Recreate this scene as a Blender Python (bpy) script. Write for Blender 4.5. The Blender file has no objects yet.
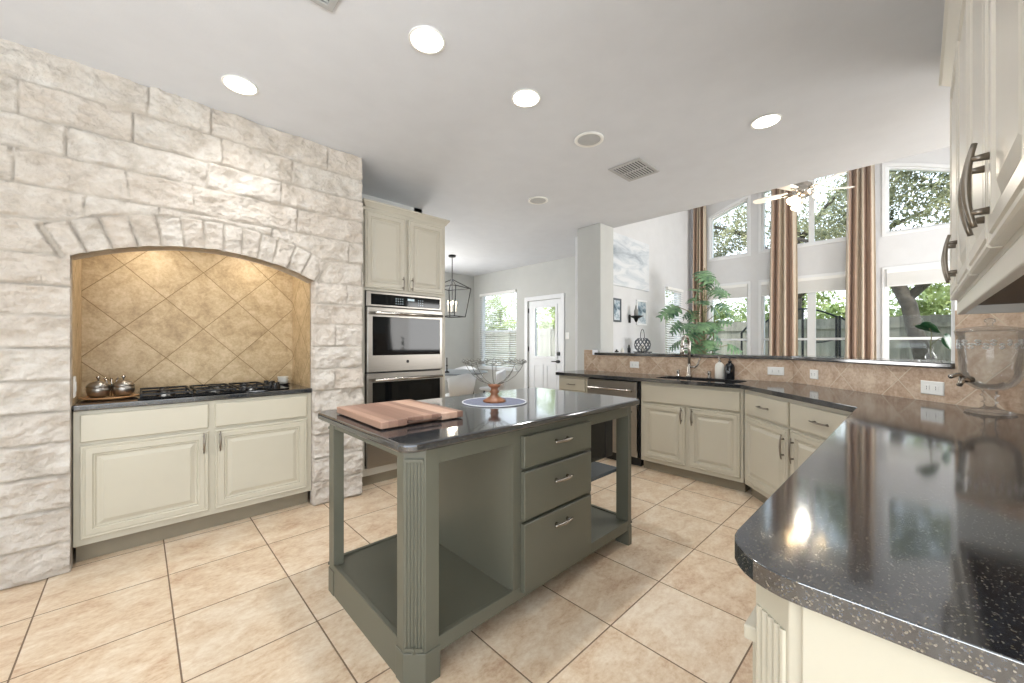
import bpy, bmesh, math, random
from mathutils import Vector, Matrix, noise
PI = math.pi
S = bpy.context.scene
COL = S.collection
random.seed(7)

# ------------------------------------------------------------------ camera
cam_d = bpy.data.cameras.new('camera'); cam = bpy.data.objects.new('camera', cam_d); COL.objects.link(cam)
cam_d.sensor_width = 36; cam_d.lens = 390.5 / 1024 * 36; cam_d.shift_y = 2.2 / 1024; cam_d.clip_start = 0.03
cam.location = (0, 0, 1.2475); cam.rotation_euler = (PI / 2, 0, -math.radians(43.786))
S.camera = cam
# ------------------------------------------------------------------ view, sky, sun
S.view_settings.view_transform = 'Standard'; S.view_settings.look = 'None'
S.view_settings.gamma = 1; S.view_settings.use_curve_mapping = False
S.view_settings.exposure = 0.3
W = bpy.data.worlds.new('sky'); S.world = W; W.use_nodes = True
wn = W.node_tree.nodes; wl = W.node_tree.links
bg = wn['Background']; bg.inputs['Strength'].default_value = 2.5
tc = wn.new('ShaderNodeTexCoord'); sp = wn.new('ShaderNodeSeparateXYZ'); wr = wn.new('ShaderNodeValToRGB')
wl.new(tc.outputs['Generated'], sp.inputs[0]); wl.new(sp.outputs['Z'], wr.inputs[0]); wl.new(wr.outputs[0], bg.inputs['Color'])
wr.color_ramp.elements[0].position = 0.0; wr.color_ramp.elements[0].color = (0.93, 0.96, 1, 1)
wr.color_ramp.elements[1].position = 0.8; wr.color_ramp.elements[1].color = (0.5, 0.72, 1, 1)
sd = bpy.data.lights.new('sun', 'SUN'); sd.energy = 3.5; sd.angle = math.radians(2); sd.color = (1, 0.95, 0.85)
so = bpy.data.objects.new('sun', sd); COL.objects.link(so)
so.rotation_euler = Vector((0.45, 0.35, -0.82)).to_track_quat('-Z', 'Y').to_euler()
CAN_POWER = 7.5; NICHE_POWER = 1.7
def window_light(loc, rot, sx, sy, power, color=(0.86, 0.94, 1)):
    # unseen area lamp added inside the room as fill, tilted upward
    d = bpy.data.lights.new('fill_lamp', 'AREA'); d.shape = 'RECTANGLE'; d.size = sx; d.size_y = sy; d.energy = power; d.color = color
    o = bpy.data.objects.new('fill_lamp', d); COL.objects.link(o); o.location = loc; o.rotation_euler = rot
for y in (-1.9, -.2): window_light((-2.6, y, 1.0), (0, -math.radians(160), 0), 1.6, 1.6, 55)
window_light((-.5, -2.8, 1.0), (math.radians(150), 0, 0), 2.5, 1.6, 120)
window_light((6.2, -3.1, 1.6), (math.radians(105), 0, 0), 2.8, 2.2, 165, (1, .985, .96))
window_light((3.4, 7.0, 1.4), (-math.radians(105), 0, 0), 1.2, 1.4, 42, (1, .98, .95))

# ------------------------------------------------------------------ materials
def lin(c):
    if isinstance(c, str):
        c = [int(c[i:i + 2], 16) / 255 for i in (0, 2, 4)]
    return tuple(((v / 12.92) if v <= 0.04045 else ((v + 0.055) / 1.055) ** 2.4) for v in c) + (1,)
class N:
    def __init__(s, m): s.t = m.node_tree; s.n = s.t.nodes; s.l = s.t.links; s.b = s.n.get('Principled BSDF')
    def new(s, t, **k):
        n = s.n.new(t)
        for a, v in k.items(): setattr(n, a, v)
        return n
    def link(s, a, b): s.l.new(a, b)
    def math(s, op, a, b=None, c=None):
        n = s.new('ShaderNodeMath', operation=op)
        for i, v in enumerate((a, b, c)):
            if v is None: continue
            if isinstance(v, (int, float)): n.inputs[i].default_value = v
            else: s.link(v, n.inputs[i])
        return n.outputs[0]
    def mix(s, f, a, b):
        n = s.new('ShaderNodeMix', data_type='RGBA')
        for i, v in ((0, f), (6, a), (7, b)):
            if isinstance(v, (int, float, tuple)): n.inputs[i].default_value = v
            else: s.link(v, n.inputs[i])
        return n.outputs[2]
    def ramp(s, f, els, interp='LINEAR'):
        n = s.new('ShaderNodeValToRGB'); n.color_ramp.interpolation = interp
        e = n.color_ramp.elements
        while len(e) < len(els): e.new(0.5)
        for i, (p, c) in enumerate(els): e[i].position = p; e[i].color = c
        s.link(f, n.inputs[0]); return n.outputs[0]
    def noise(s, scale, detail=4, rough=0.55, vec=None, dist=0):
        n = s.new('ShaderNodeTexNoise'); n.inputs['Scale'].default_value = scale; n.inputs['Detail'].default_value = detail
        n.inputs['Roughness'].default_value = rough; n.inputs['Distortion'].default_value = dist
        if vec is not None: s.link(vec, n.inputs['Vector'])
        return n.outputs['Fac']
    def pos(s): return s.new('ShaderNodeNewGeometry').outputs['Position']
    def objc(s): return s.new('ShaderNodeTexCoord').outputs['Object']
    def bump(s, h, st=0.2, d=0.01):
        n = s.new('ShaderNodeBump'); n.inputs['Strength'].default_value = st; n.inputs['Distance'].default_value = d
        s.link(h, n.inputs['Height']); s.link(n.outputs[0], s.b.inputs['Normal'])
def mat(name, color, rough=0.5, metal=0, vary=0.06, scale=6, bump=0, bscale=80, spec=0.5, emit=None, estr=0, coat=0):
    m = bpy.data.materials.new(name); m.use_nodes = True; k = N(m); b = k.b
    c = lin(color); b.inputs['Roughness'].default_value = rough; b.inputs['Metallic'].default_value = metal
    b.inputs['Specular IOR Level'].default_value = spec; b.inputs['Coat Weight'].default_value = coat
    f = k.noise(scale, vec=k.objc())
    lo = tuple(v * (1 - vary) for v in c[:3]) + (1,); hi = tuple(min(1, v * (1 + vary)) for v in c[:3]) + (1,)
    k.link(k.ramp(f, [(0.3, lo), (0.7, hi)]), b.inputs['Base Color'])
    if bump: k.bump(k.noise(bscale, 3, vec=k.objc()), bump, 0.004)
    if emit: b.inputs['Emission Color'].default_value = lin(emit); b.inputs['Emission Strength'].default_value = estr
    return m
def brushed(name, color, rough=0.28, axis=(1, 1, 60)):
    m = bpy.data.materials.new(name); m.use_nodes = True; k = N(m)
    mp = k.new('ShaderNodeMapping'); mp.inputs['Scale'].default_value = axis; k.link(k.objc(), mp.inputs[0])
    f = k.noise(8, 3, vec=mp.outputs[0]); c = lin(color)
    k.link(k.ramp(f, [(0.3, tuple(v * .88 for v in c[:3]) + (1,)), (0.7, c)]), k.b.inputs['Base Color'])
    k.b.inputs['Metallic'].default_value = 1; k.b.inputs['Roughness'].default_value = rough
    return m
def glass(name, tint=(1, 1, 1, 1), refl=1.0, body=0):
    m = bpy.data.materials.new(name); m.use_nodes = True; k = N(m)
    for n in list(k.n): k.n.remove(n)
    o = k.new('ShaderNodeOutputMaterial'); t = k.new('ShaderNodeBsdfTransparent'); g = k.new('ShaderNodeBsdfGlossy')
    t.inputs[0].default_value = tint; g.inputs['Roughness'].default_value = 0.02
    if body:
        df = k.new('ShaderNodeBsdfTranslucent'); d2 = k.new('ShaderNodeBsdfDiffuse'); ma = k.new('ShaderNodeMixShader'); ma.inputs[0].default_value = .5
        k.link(df.outputs[0], ma.inputs[1]); k.link(d2.outputs[0], ma.inputs[2]); mb = k.new('ShaderNodeMixShader'); mb.inputs[0].default_value = body
        k.link(t.outputs[0], mb.inputs[1]); k.link(ma.outputs[0], mb.inputs[2]); t = mb
    fr = k.new('ShaderNodeLayerWeight'); fr.inputs[0].default_value = 0.25
    mx = k.new('ShaderNodeMixShader'); k.link(k.math('MULTIPLY', fr.outputs['Fresnel'], refl), mx.inputs[0])
    k.link(t.outputs[0], mx.inputs[1]); k.link(g.outputs[0], mx.inputs[2]); k.link(mx.outputs[0], o.inputs[0])
    return m
def tile_mat(name, size, diag, off, c_lo, c_mid, c_hi, grout, gw=0.006, rough=0.35, uv=False, nscale=5.0, stretch=(1, 1, 1)):
    m = bpy.data.materials.new(name); m.use_nodes = True; k = N(m)
    v = k.new('ShaderNodeTexCoord').outputs['UV'] if uv else k.pos()
    sx = k.new('ShaderNodeSeparateXYZ'); k.link(v, sx.inputs[0])
    x = k.math('SUBTRACT', sx.outputs[0], off[0]); y = k.math('SUBTRACT', sx.outputs[1], off[1])
    if diag:
        a = k.math('MULTIPLY', k.math('ADD', x, y), 0.70711); b = k.math('MULTIPLY', k.math('SUBTRACT', x, y), 0.70711)
    else: a, b = x, y
    a = k.math('DIVIDE', a, size); b = k.math('DIVIDE', b, size)
    def edge(t):
        f = k.math('FRACT', t); return k.math('MINIMUM', f, k.math('SUBTRACT', 1.0, f))
    e = k.math('MINIMUM', edge(a), edge(b))
    g = k.math('LESS_THAN', e, gw / 2 / size)
    cx = k.new('ShaderNodeCombineXYZ'); k.link(k.math('FLOOR', a), cx.inputs[0]); k.link(k.math('FLOOR', b), cx.inputs[1])
    wnz = k.new('ShaderNodeTexWhiteNoise'); k.link(cx.outputs[0], wnz.inputs[0])
    sc = k.new('ShaderNodeVectorMath', operation='SCALE'); k.link(wnz.outputs['Color'], sc.inputs[0]); sc.inputs['Scale'].default_value = 20
    ad = k.new('ShaderNodeVectorMath', operation='ADD'); k.link(v, ad.inputs[0]); k.link(sc.outputs[0], ad.inputs[1])
    mp = k.new('ShaderNodeMapping'); mp.inputs['Scale'].default_value = stretch; k.link(ad.outputs[0], mp.inputs[0])
    n1 = k.noise(nscale, 8, 0.62, vec=mp.outputs[0], dist=0.6); n2 = k.noise(nscale * 6, 5, 0.7, vec=mp.outputs[0])
    f = k.math('ADD', k.math('MULTIPLY', n1, 0.58), k.math('MULTIPLY', n2, 0.42))
    f = k.math('ADD', f, k.math('MULTIPLY', k.math('SUBTRACT', wnz.outputs['Value'], 0.5), 0.05))
    col = k.ramp(f, [(0.34, lin(c_lo)), (0.47, lin(c_mid)), (0.62, lin(c_hi))])
    k.link(k.mix(g, col, lin(grout)), k.b.inputs['Base Color'])
    k.link(k.math('ADD', k.math('MULTIPLY', g, 0.5), rough), k.b.inputs['Roughness'])
    hgt = k.math('ADD', k.math('MINIMUM', k.math('MULTIPLY', e, size / gw), 1.0), k.math('MULTIPLY', f, 0.4))
    k.bump(hgt, 0.3, 0.003)
    return m
def granite_mat(name, base, rough=0.085):
    m = bpy.data.materials.new(name); m.use_nodes = True; k = N(m); v = k.objc()
    vo = k.new('ShaderNodeTexVoronoi'); vo.inputs['Scale'].default_value = 420; k.link(v, vo.inputs['Vector'])
    rnd = k.new('ShaderNodeSeparateXYZ'); k.link(vo.outputs['Color'], rnd.inputs[0])
    fl = k.math('MULTIPLY', k.math('GREATER_THAN', rnd.outputs[0], 0.89), k.math('LESS_THAN', vo.outputs['Distance'], 0.55))
    fl2 = k.math('MULTIPLY', k.math('GREATER_THAN', rnd.outputs[1], 0.84), k.math('LESS_THAN', vo.outputs['Distance'], 0.6))
    b0 = k.ramp(k.noise(60, 4, vec=v), [(0.35, lin(base)), (0.7, lin('2b2e33'))])
    c1 = k.mix(fl2, b0, lin('3f444c')); c2 = k.mix(fl, c1, k.ramp(rnd.outputs[2], [(0, lin('57503f')), (1, lin('867d70'))]))
    k.link(c2, k.b.inputs['Base Color']); k.b.inputs['Roughness'].default_value = rough
    k.b.inputs['Specular IOR Level'].default_value = 0.5; k.b.inputs['IOR'].default_value = 2.25
    return m
M = {}
M['wall'] = mat('painted_wall', 'c9cac7', 0.85, vary=0.02, bump=0.08, bscale=150)
M['wall_cool'] = mat('painted_wall_white', 'dddee0', 0.85, vary=0.02, bump=0.05, bscale=150)
M['ceil'] = mat('ceiling_paint', 'dadce0', 0.9, vary=0.02, bump=0.15, bscale=90)
M['white'] = mat('white_trim_paint', 'eceef0', 0.4, vary=0.02)
M['plastic'] = mat('white_plastic', 'f2f1ec', 0.35, vary=0.01)
M['cream'] = mat('cream_cabinet_paint', 'beb7a5', 0.38, vary=0.03, scale=3)
M['cream_up'] = mat('pale_cabinet_paint', 'dedad0', 0.3, vary=0.02, scale=3)
M['tower'] = mat('greige_cabinet_paint', 'bab3a4', 0.38, vary=0.03, scale=3)
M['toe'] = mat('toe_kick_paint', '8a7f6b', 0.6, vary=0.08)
M['green'] = mat('sage_green_paint', '616053', 0.36, vary=0.05, scale=3)
M['slate'] = mat('slate_shelf_laminate', '4a545c', 0.25, vary=0.08)
M['granite'] = granite_mat('black_granite', '17191c')
M['steel'] = brushed('brushed_steel', '9f9a93', 0.32)
M['chrome'] = mat('satin_nickel', 'b3ada5', 0.22, 1, vary=0.03)
M['pull'] = mat('dark_satin_nickel', '8d857b', 0.3, 1, vary=0.05)
M['darkmetal'] = mat('oil_rubbed_metal', '2b2a2a', 0.4, 0.8)
M['wire'] = mat('grey_wire', '77756f', 0.45, 0.6)
M['black'] = mat('matte_black', '121212', 0.45, vary=0.1)
M['iron'] = mat('cast_iron', '1b1b1c', 0.5, 0.3, vary=0.1, bump=0.1)
M['blkglass'] = mat('black_oven_glass', '0b0c0d', 0.05, vary=0.02, spec=0.3)
M['glassware'] = glass('clear_pressed_glass', (0.985, 0.99, 0.99, 1), 0.6, 0.05)
M['pane'] = glass('window_glass', (0.97, 0.98, 0.98, 1), 0.5)
M['terracotta'] = mat('copper_wood', '8a5a3c', 0.35, vary=0.15, scale=20)
M['mat'] = mat('grey_woven_mat', '6c7080', 0.9, vary=0.2, scale=90)
M['matrim'] = mat('white_stitching', 'd5d6d8', 0.8)
M['ceramic'] = mat('white_ceramic', 'e6e2d8', 0.3)
M['tray'] = mat('tan_wood_tray', 'ae8256', 0.4, vary=0.2, scale=20)
M['lampglow'] = mat('lamp_glow', 'ffffff', 0.5, emit='fff6e8', estr=9)
M['bulb'] = mat('warm_bulb', 'ffffff', 0.5, emit='ffd9a8', estr=14)
M['candle'] = mat('candle_bulb', 'ffffff', 0.5, emit='ffe2b8', estr=6)
M['leafdark'] = mat('monstera_leaf', '77a088', 0.35, vary=0.55, scale=4)
M['leafdeep'] = mat('deep_green_leaf', '1f5a30', 0.35, vary=0.3, scale=8)
M['stem'] = mat('plant_stem', '7a7a58', 0.6, vary=0.2)
M['bark'] = mat('oak_bark', '5a5148', 0.95, vary=0.35, scale=12, bump=0.6, bscale=25)
M['pot'] = mat('basket_weave', '6b5a48', 0.8, vary=0.3, scale=40)
M['grass'] = mat('lawn', '8a9a5c', 1, vary=0.3, scale=3)
M['wallblue'] = mat('frame_grey', '5a6168', 0.5)
M['blind'] = mat('blind_slat', 'f4f4f2', 0.5, vary=0.01)
M['soapblack'] = mat('black_soap_bottle', '15171b', 0.2)
M['blade'] = mat('fan_blade_white', 'e9e4dc', 0.4)
M['shade'] = mat('frosted_lamp_shade', 'fff4e4', 0.4, emit='ffe6c0', estr=3)
M['wood_floor'] = mat('living_floor', 'a48a6c', 0.4, vary=0.1)
def leaf_mat(name, a, b, rough=0.6, sc=1.6):
    m = bpy.data.materials.new(name); m.use_nodes = True; k = N(m)
    n = k.new('ShaderNodeObjectInfo'); f = k.noise(sc, 6, 0.7, vec=k.pos())
    k.link(k.ramp(f, [(0.32, lin(a)), (0.66, lin(b))]), k.b.inputs['Base Color']); k.b.inputs['Roughness'].default_value = rough
    k.b.inputs['Transmission Weight'].default_value = 0
    return m
M['monstera'] = leaf_mat('monstera_leaves', '1f4a40', '8fb583', 0.35, 5)
M['oakleaf'] = leaf_mat('oak_leaves', '565c38', 'b8b488')
M['limeleaf'] = leaf_mat('light_green_leaves', '7c9048', 'cdd48e')
# floor and wall tiles
M['floor'] = tile_mat('travertine_floor_tile', 0.464, False, (-0.3454, 2.8016), 'b8967a', 'd0b89b', 'e0d0ba', '75604c', 0.006, 0.28, stretch=(1.0, 1.5, 1), nscale=6.5)
M['niche'] = tile_mat('niche_tile', 0.304, True, (0.363, 1.36), '9a815e', 'b69d77', 'cdb692', '8a7452', 0.005, 0.5, uv=True, nscale=9)
M['splash'] = tile_mat('bar_backsplash_tile', 0.304, True, (0.12, 1.02), 'a08368', 'bda188', 'd8c4ac', 'd6c8b2', 0.005, 0.5, uv=True, nscale=8)
def stone_material():
    m = bpy.data.materials.new('rough_limestone'); m.use_nodes = True; k = N(m)
    at = k.new('ShaderNodeAttribute'); at.attribute_name = 'stone_tone'
    s = k.new('ShaderNodeSeparateColor'); k.link(at.outputs['Color'], s.inputs[0])
    n = k.noise(9, 8, 0.65, vec=k.pos()); n2 = k.noise(70, 5, 0.7, vec=k.pos())
    c = k.ramp(n, [(0.3, lin('b9afa2')), (0.5, lin('d2c9be')), (0.7, lin('dfd9d0'))])
    c = k.mix(k.math('MULTIPLY', s.outputs[1], 0.45), c, lin('c4b2a0'))
    c = k.mix(s.outputs[0], lin('c4baad'), c)
    k.link(c, k.b.inputs['Base Color']); k.b.inputs['Roughness'].default_value = 0.95
    k.bump(k.math('ADD', n, k.math('MULTIPLY', n2, 0.6)), 0.9, 0.02)
    return m
M['stone'] = stone_material()
def board_material():
    m = bpy.data.materials.new('butcher_block'); m.use_nodes = True; k = N(m); v = k.objc()
    s = k.new('ShaderNodeSeparateXYZ'); k.link(v, s.inputs[0])
    st = k.math('FLOOR', k.math('MULTIPLY', s.outputs[0], 24)); wnz = k.new('ShaderNodeTexWhiteNoise', noise_dimensions='1D'); k.link(st, wnz.inputs['W'])
    mp = k.new('ShaderNodeMapping'); mp.inputs['Scale'].default_value = (60, 5, 60); k.link(v, mp.inputs[0])
    f = k.math('ADD', k.math('MULTIPLY', wnz.outputs['Value'], 0.7), k.math('MULTIPLY', k.noise(1, 5, vec=mp.outputs[0]), 0.4))
    k.link(k.ramp(f, [(0.1, lin('76584a')), (0.45, lin('987664')), (0.75, lin('b4917c')), (1, lin('cfb29c'))]), k.b.inputs['Base Color'])
    k.b.inputs['Roughness'].default_value = 0.45
    return m
M['board'] = board_material()
def curtain_material():
    m = bpy.data.materials.new('striped_curtain_fabric'); m.use_nodes = True; k = N(m)
    uv = k.new('ShaderNodeTexCoord').outputs['UV']; s = k.new('ShaderNodeSeparateXYZ'); k.link(uv, s.inputs[0])
    f = k.math('FRACT', k.math('MULTIPLY', s.outputs[0], 2.0))
    k.link(k.ramp(f, [(0, lin('cabba6')), (0.24, lin('a68b78')), (0.42, lin('b9a08c')), (0.55, lin('876c5e')), (0.63, lin('aa907e')), (0.78, lin('d0c2ae')), (0.93, lin('b29a88'))], 'CONSTANT'), k.b.inputs['Base Color'])
    k.b.inputs['Roughness'].default_value = 0.55; k.b.inputs['Sheen Weight'].default_value = 0.3
    return m
M['curtain'] = curtain_material()
def fence_material():
    m = bpy.data.materials.new('weathered_fence'); m.use_nodes = True; k = N(m); s = k.new('ShaderNodeSeparateXYZ'); v = k.pos(); k.link(v, s.inputs[0])
    w = k.new('ShaderNodeTexWhiteNoise', noise_dimensions='1D'); k.link(k.math('FLOOR', k.math('DIVIDE', s.outputs[1], 0.15)), w.inputs['W'])
    mp = k.new('ShaderNodeMapping'); mp.inputs['Scale'].default_value = (8, 8, 1.2); k.link(v, mp.inputs[0])
    f = k.math('ADD', k.math('MULTIPLY', w.outputs['Value'], 0.35), k.math('MULTIPLY', k.noise(2, 6, vec=mp.outputs[0]), 0.65))
    k.link(k.ramp(f, [(0.25, lin('6f6b60')), (0.7, lin('a39e90'))]), k.b.inputs['Base Color']); k.b.inputs['Roughness'].default_value = 0.9
    return m
M['fence'] = fence_material()
def art_material(name, sky, mid, dark, seed):
    m = bpy.data.materials.new(name); m.use_nodes = True; k = N(m); uv = k.new('ShaderNodeTexCoord').outputs['UV']
    mp = k.new('ShaderNodeMapping'); mp.inputs['Location'].default_value = (seed, seed * .7, 0); mp.inputs['Scale'].default_value = (2.2, 4.5, 1); k.link(uv, mp.inputs[0])
    f = k.noise(1.2, 7, 0.6, vec=mp.outputs[0], dist=0.8)
    s = k.new('ShaderNodeSeparateXYZ'); k.link(uv, s.inputs[0])
    band = k.math('SUBTRACT', 1.0, k.math('MULTIPLY', k.math('ABSOLUTE', k.math('SUBTRACT', s.outputs[1], 0.6)), 3.2))
    tl = k.math('SUBTRACT', 1.0, k.math('MULTIPLY', s.outputs[0], 0.9))
    f2 = k.math('ADD', f, k.math('MULTIPLY', k.math('MULTIPLY', k.math('MAXIMUM', band, 0.0), tl), 0.28))
    k.link(k.ramp(f2, [(0.45, lin(sky)), (0.6, lin(mid)), (0.8, lin(dark))]), k.b.inputs['Base Color']); k.b.inputs['Roughness'].default_value = 0.7
    return m
M['art1'] = art_material('abstract_lake_painting', 'e3e6ea', 'cdd4db', '97a2ae', 1.3)
M['art2'] = art_material('abstract_blue_print', 'd5dde3', '8ea4b2', '46596a', 4.1)

# ------------------------------------------------------------------ mesh helpers
def BM(): return bmesh.new()
def quad_box(bm, x0, x1, y0, y1, z0, z1):
    vs = [bm.verts.new((x, y, z)) for z in (z0, z1) for y in (y0, y1) for x in (x0, x1)]
    for f in ((0, 2, 3, 1), (4, 5, 7, 6), (0, 1, 5, 4), (2, 6, 7, 3), (0, 4, 6, 2), (1, 3, 7, 5)): bm.faces.new([vs[i] for i in f])
    return bm
def bx(*a): return quad_box(BM(), *a)
def tube(bm, pts, r, n=8, closed=False, caps=True):
    pts = [Vector(p) for p in pts]; rs = r if isinstance(r, (list, tuple)) else [r] * len(pts); rings = []
    prev = None
    for i, p in enumerate(pts):
        if closed: t = pts[(i + 1) % len(pts)] - pts[i - 1]
        else: t = pts[min(i + 1, len(pts) - 1)] - pts[max(i - 1, 0)]
        if t.length < 1e-9: t = Vector((0, 0, 1))
        t.normalize()
        if prev is None:
            a = Vector((0, 0, 1)) if abs(t.z) < 0.9 else Vector((1, 0, 0)); u = t.cross(a).normalized()
        else:
            u = prev - t * prev.dot(t); u = u.normalized() if u.length > 1e-6 else t.orthogonal().normalized()
        prev = u; w = t.cross(u)
        rings.append([bm.verts.new(p + (u * math.cos(2 * PI * k / n) + w * math.sin(2 * PI * k / n)) * rs[i]) for k in range(n)])
    m = len(rings)
    for i in range(m if closed else m - 1):
        A, B = rings[i], rings[(i + 1) % m]
        for k in range(n): bm.faces.new((A[k], A[(k + 1) % n], B[(k + 1) % n], B[k]))
    if caps and not closed:
        bm.faces.new(rings[0][::-1]); bm.faces.new(rings[-1])
    return bm
def lathe(bm, prof, n=32, c=(0, 0, 0), caps=True):
    rings = []
    for r, z in prof:
        if r < 1e-5: rings.append([bm.verts.new((c[0], c[1], c[2] + z))])
        else: rings.append([bm.verts.new((c[0] + r * math.cos(2 * PI * k / n), c[1] + r * math.sin(2 * PI * k / n), c[2] + z)) for k in range(n)])
    for A, B in zip(rings, rings[1:]):
        for k in range(n):
            k2 = (k + 1) % n
            if len(A) == 1 and len(B) == 1: continue
            if len(A) == 1: bm.faces.new((A[0], B[k2], B[k]))
            elif len(B) == 1: bm.faces.new((A[k], A[k2], B[0]))
            else: bm.faces.new((A[k], A[k2], B[k2], B[k]))
    if caps:
        if len(rings[0]) > 1: bm.faces.new(rings[0][::-1])
        if len(rings[-1]) > 1: bm.faces.new(rings[-1])
    return bm
def prism(bm, outer, w0, w1, holes=(), f=lambda u, v, w: (u, v, w)):
    loops = [outer] + list(holes); top = []; bot = []
    for lp in loops:
        top.append([bm.verts.new(f(u, v, w1)) for u, v in lp]); bot.append([bm.verts.new(f(u, v, w0)) for u, v in lp])
    if holes:
        for L in (top, bot):
            ed = []
            for lp in L:
                for i in range(len(lp)): ed.append(bm.edges.new((lp[i], lp[(i + 1) % len(lp)])))
            bmesh.ops.triangle_fill(bm, use_beauty=True, edges=ed)
    else:
        bm.faces.new(top[0]); bm.faces.new(bot[0][::-1])
    for T, B in zip(top, bot):
        for i in range(len(T)):
            j = (i + 1) % len(T); bm.faces.new((B[i], B[j], T[j], T[i]))
    return bm
def rect(a0, a1, b0, b1): return [(a0, b0), (a1, b0), (a1, b1), (a0, b1)]
PX = lambda u, v, w: (w, u, v)      # a plate standing in a plane of constant x
PY = lambda u, v, w: (u, w, v)      # a plate standing in a plane of constant y
def panel(bm, w, h, prof, x0=0, z0=0, y=0):
    """rectangular moulded panel; prof = (inset, height toward -y)"""
    prev = None
    for ins, d in prof:
        ring = [bm.verts.new((x0 + a, y - d, z0 + b)) for a, b in ((ins, ins), (w - ins, ins), (w - ins, h - ins), (ins, h - ins))]
        if prev:
            for k in range(4): bm.faces.new((prev[k], prev[(k + 1) % 4], ring[(k + 1) % 4], ring[k]))
        else: bm.faces.new(ring[::-1])
        prev = ring
    bm.faces.new(prev); return bm
DOORP = [(0, 0), (0, .015), (.004, .019), (.010, .019), (.013, .016), (.019, .016), (.022, .020), (.048, .020), (.053, .013), (.057, .013), (.060, .016), (.064, .010), (.072, .010), (.094, .018)]
DRAWP = [(0, 0), (0, .014), (.006, .020)]
FLATP = [(0, 0), (0, .017), (.003, .020)]
def obj(name, bm, m, parent=None, bevel=0, smooth=False, seg=2, loc=None):
    bmesh.ops.recalc_face_normals(bm, faces=bm.faces)
    me = bpy.data.meshes.new(name); bm.to_mesh(me); bm.free()
    o = bpy.data.objects.new(name, me); COL.objects.link(o)
    if m is not None: me.materials.append(M[m] if isinstance(m, str) else m)
    if smooth: me.shade_smooth() if smooth is True else me.shade_smooth()
    if parent: o.parent = parent
    if loc: o.location = loc
    if bevel:
        b = o.modifiers.new('bevel', 'BEVEL'); b.width = bevel; b.segments = seg; b.limit_method = 'ANGLE'; b.angle_limit = math.radians(40)
    return o
def thing(name, label, cat, loc=(0, 0, 0), rz=0, group=None):
    o = bpy.data.objects.new(name, None); COL.objects.link(o); o.location = loc; o.rotation_euler = (0, 0, rz); o.empty_display_size = 0.05
    o['label'] = label; o['category'] = cat
    if group: o['group'] = group
    return o
def tag(o, label, cat, group=None, kind=None):
    o['label'] = label; o['category'] = cat
    if group: o['group'] = group
    if kind: o['kind'] = kind
    return o
def struct(name, bm, m, parent=None, **k):
    o = obj(name, bm, m, parent, **k)
    if parent is None: o['kind'] = 'structure'
    return o
def dup(root, loc=None, rz=None, label=None, group=None):
    def cp(o, par):
        c = o.copy(); COL.objects.link(c)
        if par: c.parent = par
        for ch in o.children: cp(ch, c)
        return c
    r = cp(root, None)
    if loc is not None: r.location = loc
    if rz is not None: r.rotation_euler = (0, 0, rz)
    if label: r['label'] = label
    if group: r['group'] = group
    return r
def arch_pull(L, out=0.028, vertical=True, r=0.0055):
    bm = BM(); pts = []
    for i in range(13):
        t = i / 12 * 2 - 1; s = t * L / 2; y = -out + 0.010 * t * t
        pts.append((0, y, s) if vertical else (s, y, 0))
    tube(bm, pts, [r * (0.75 + 0.5 * (1 - abs(i / 6 - 1))) for i in range(13)], 10)
    for s in (-0.32 * L, 0.32 * L):
        a = (0, 0, s) if vertical else (s, 0, 0); b = (0, -out + .001, s) if vertical else (s, -out + .001, 0)
        tube(bm, [a, b], [r * 1.3, r * .8], 8)
    return bm
def pull(parent, x, z, y=0, L=0.12, vertical=True, m='pull', r=0.0055):
    return obj('handle', arch_pull(L, vertical=vertical, r=r), m, parent, smooth=True, loc=(x, y, z))
def door_part(parent, x0, x1, z0, z1, m, hx=None, hz=None, y=0, L=0.12, flip=None):
    d = obj('door', panel(BM(), x1 - x0, z1 - z0, DOORP), m, parent, loc=(x0, y, z0))
    if hx is not None: pull(d, hx - x0, hz - z0, -0.019, L)
    return d
def drawer_part(parent, x0, x1, z0, z1, m, hl=0.11, y=0, handle=True, name='drawer'):
    d = obj(name, panel(BM(), x1 - x0, z1 - z0, DRAWP), m, parent, loc=(x0, y, z0))
    if handle: pull(d, (x1 - x0) / 2, (z1 - z0) / 2, -0.019, hl, False)
    return d
def offset_line(pts, d):
    out = []
    for i, p in enumerate(pts):
        p = Vector(p); ns = []
        if i > 0: t = (p - Vector(pts[i - 1])).normalized(); ns.append(Vector((t.y, -t.x)))
        if i < len(pts) - 1: t = (Vector(pts[i + 1]) - p).normalized(); ns.append(Vector((t.y, -t.x)))
        n = sum(ns, Vector((0, 0))); n.normalize(); out.append(tuple(p + n * d / max(.3, n.dot(ns[0]))))
    return out
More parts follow.
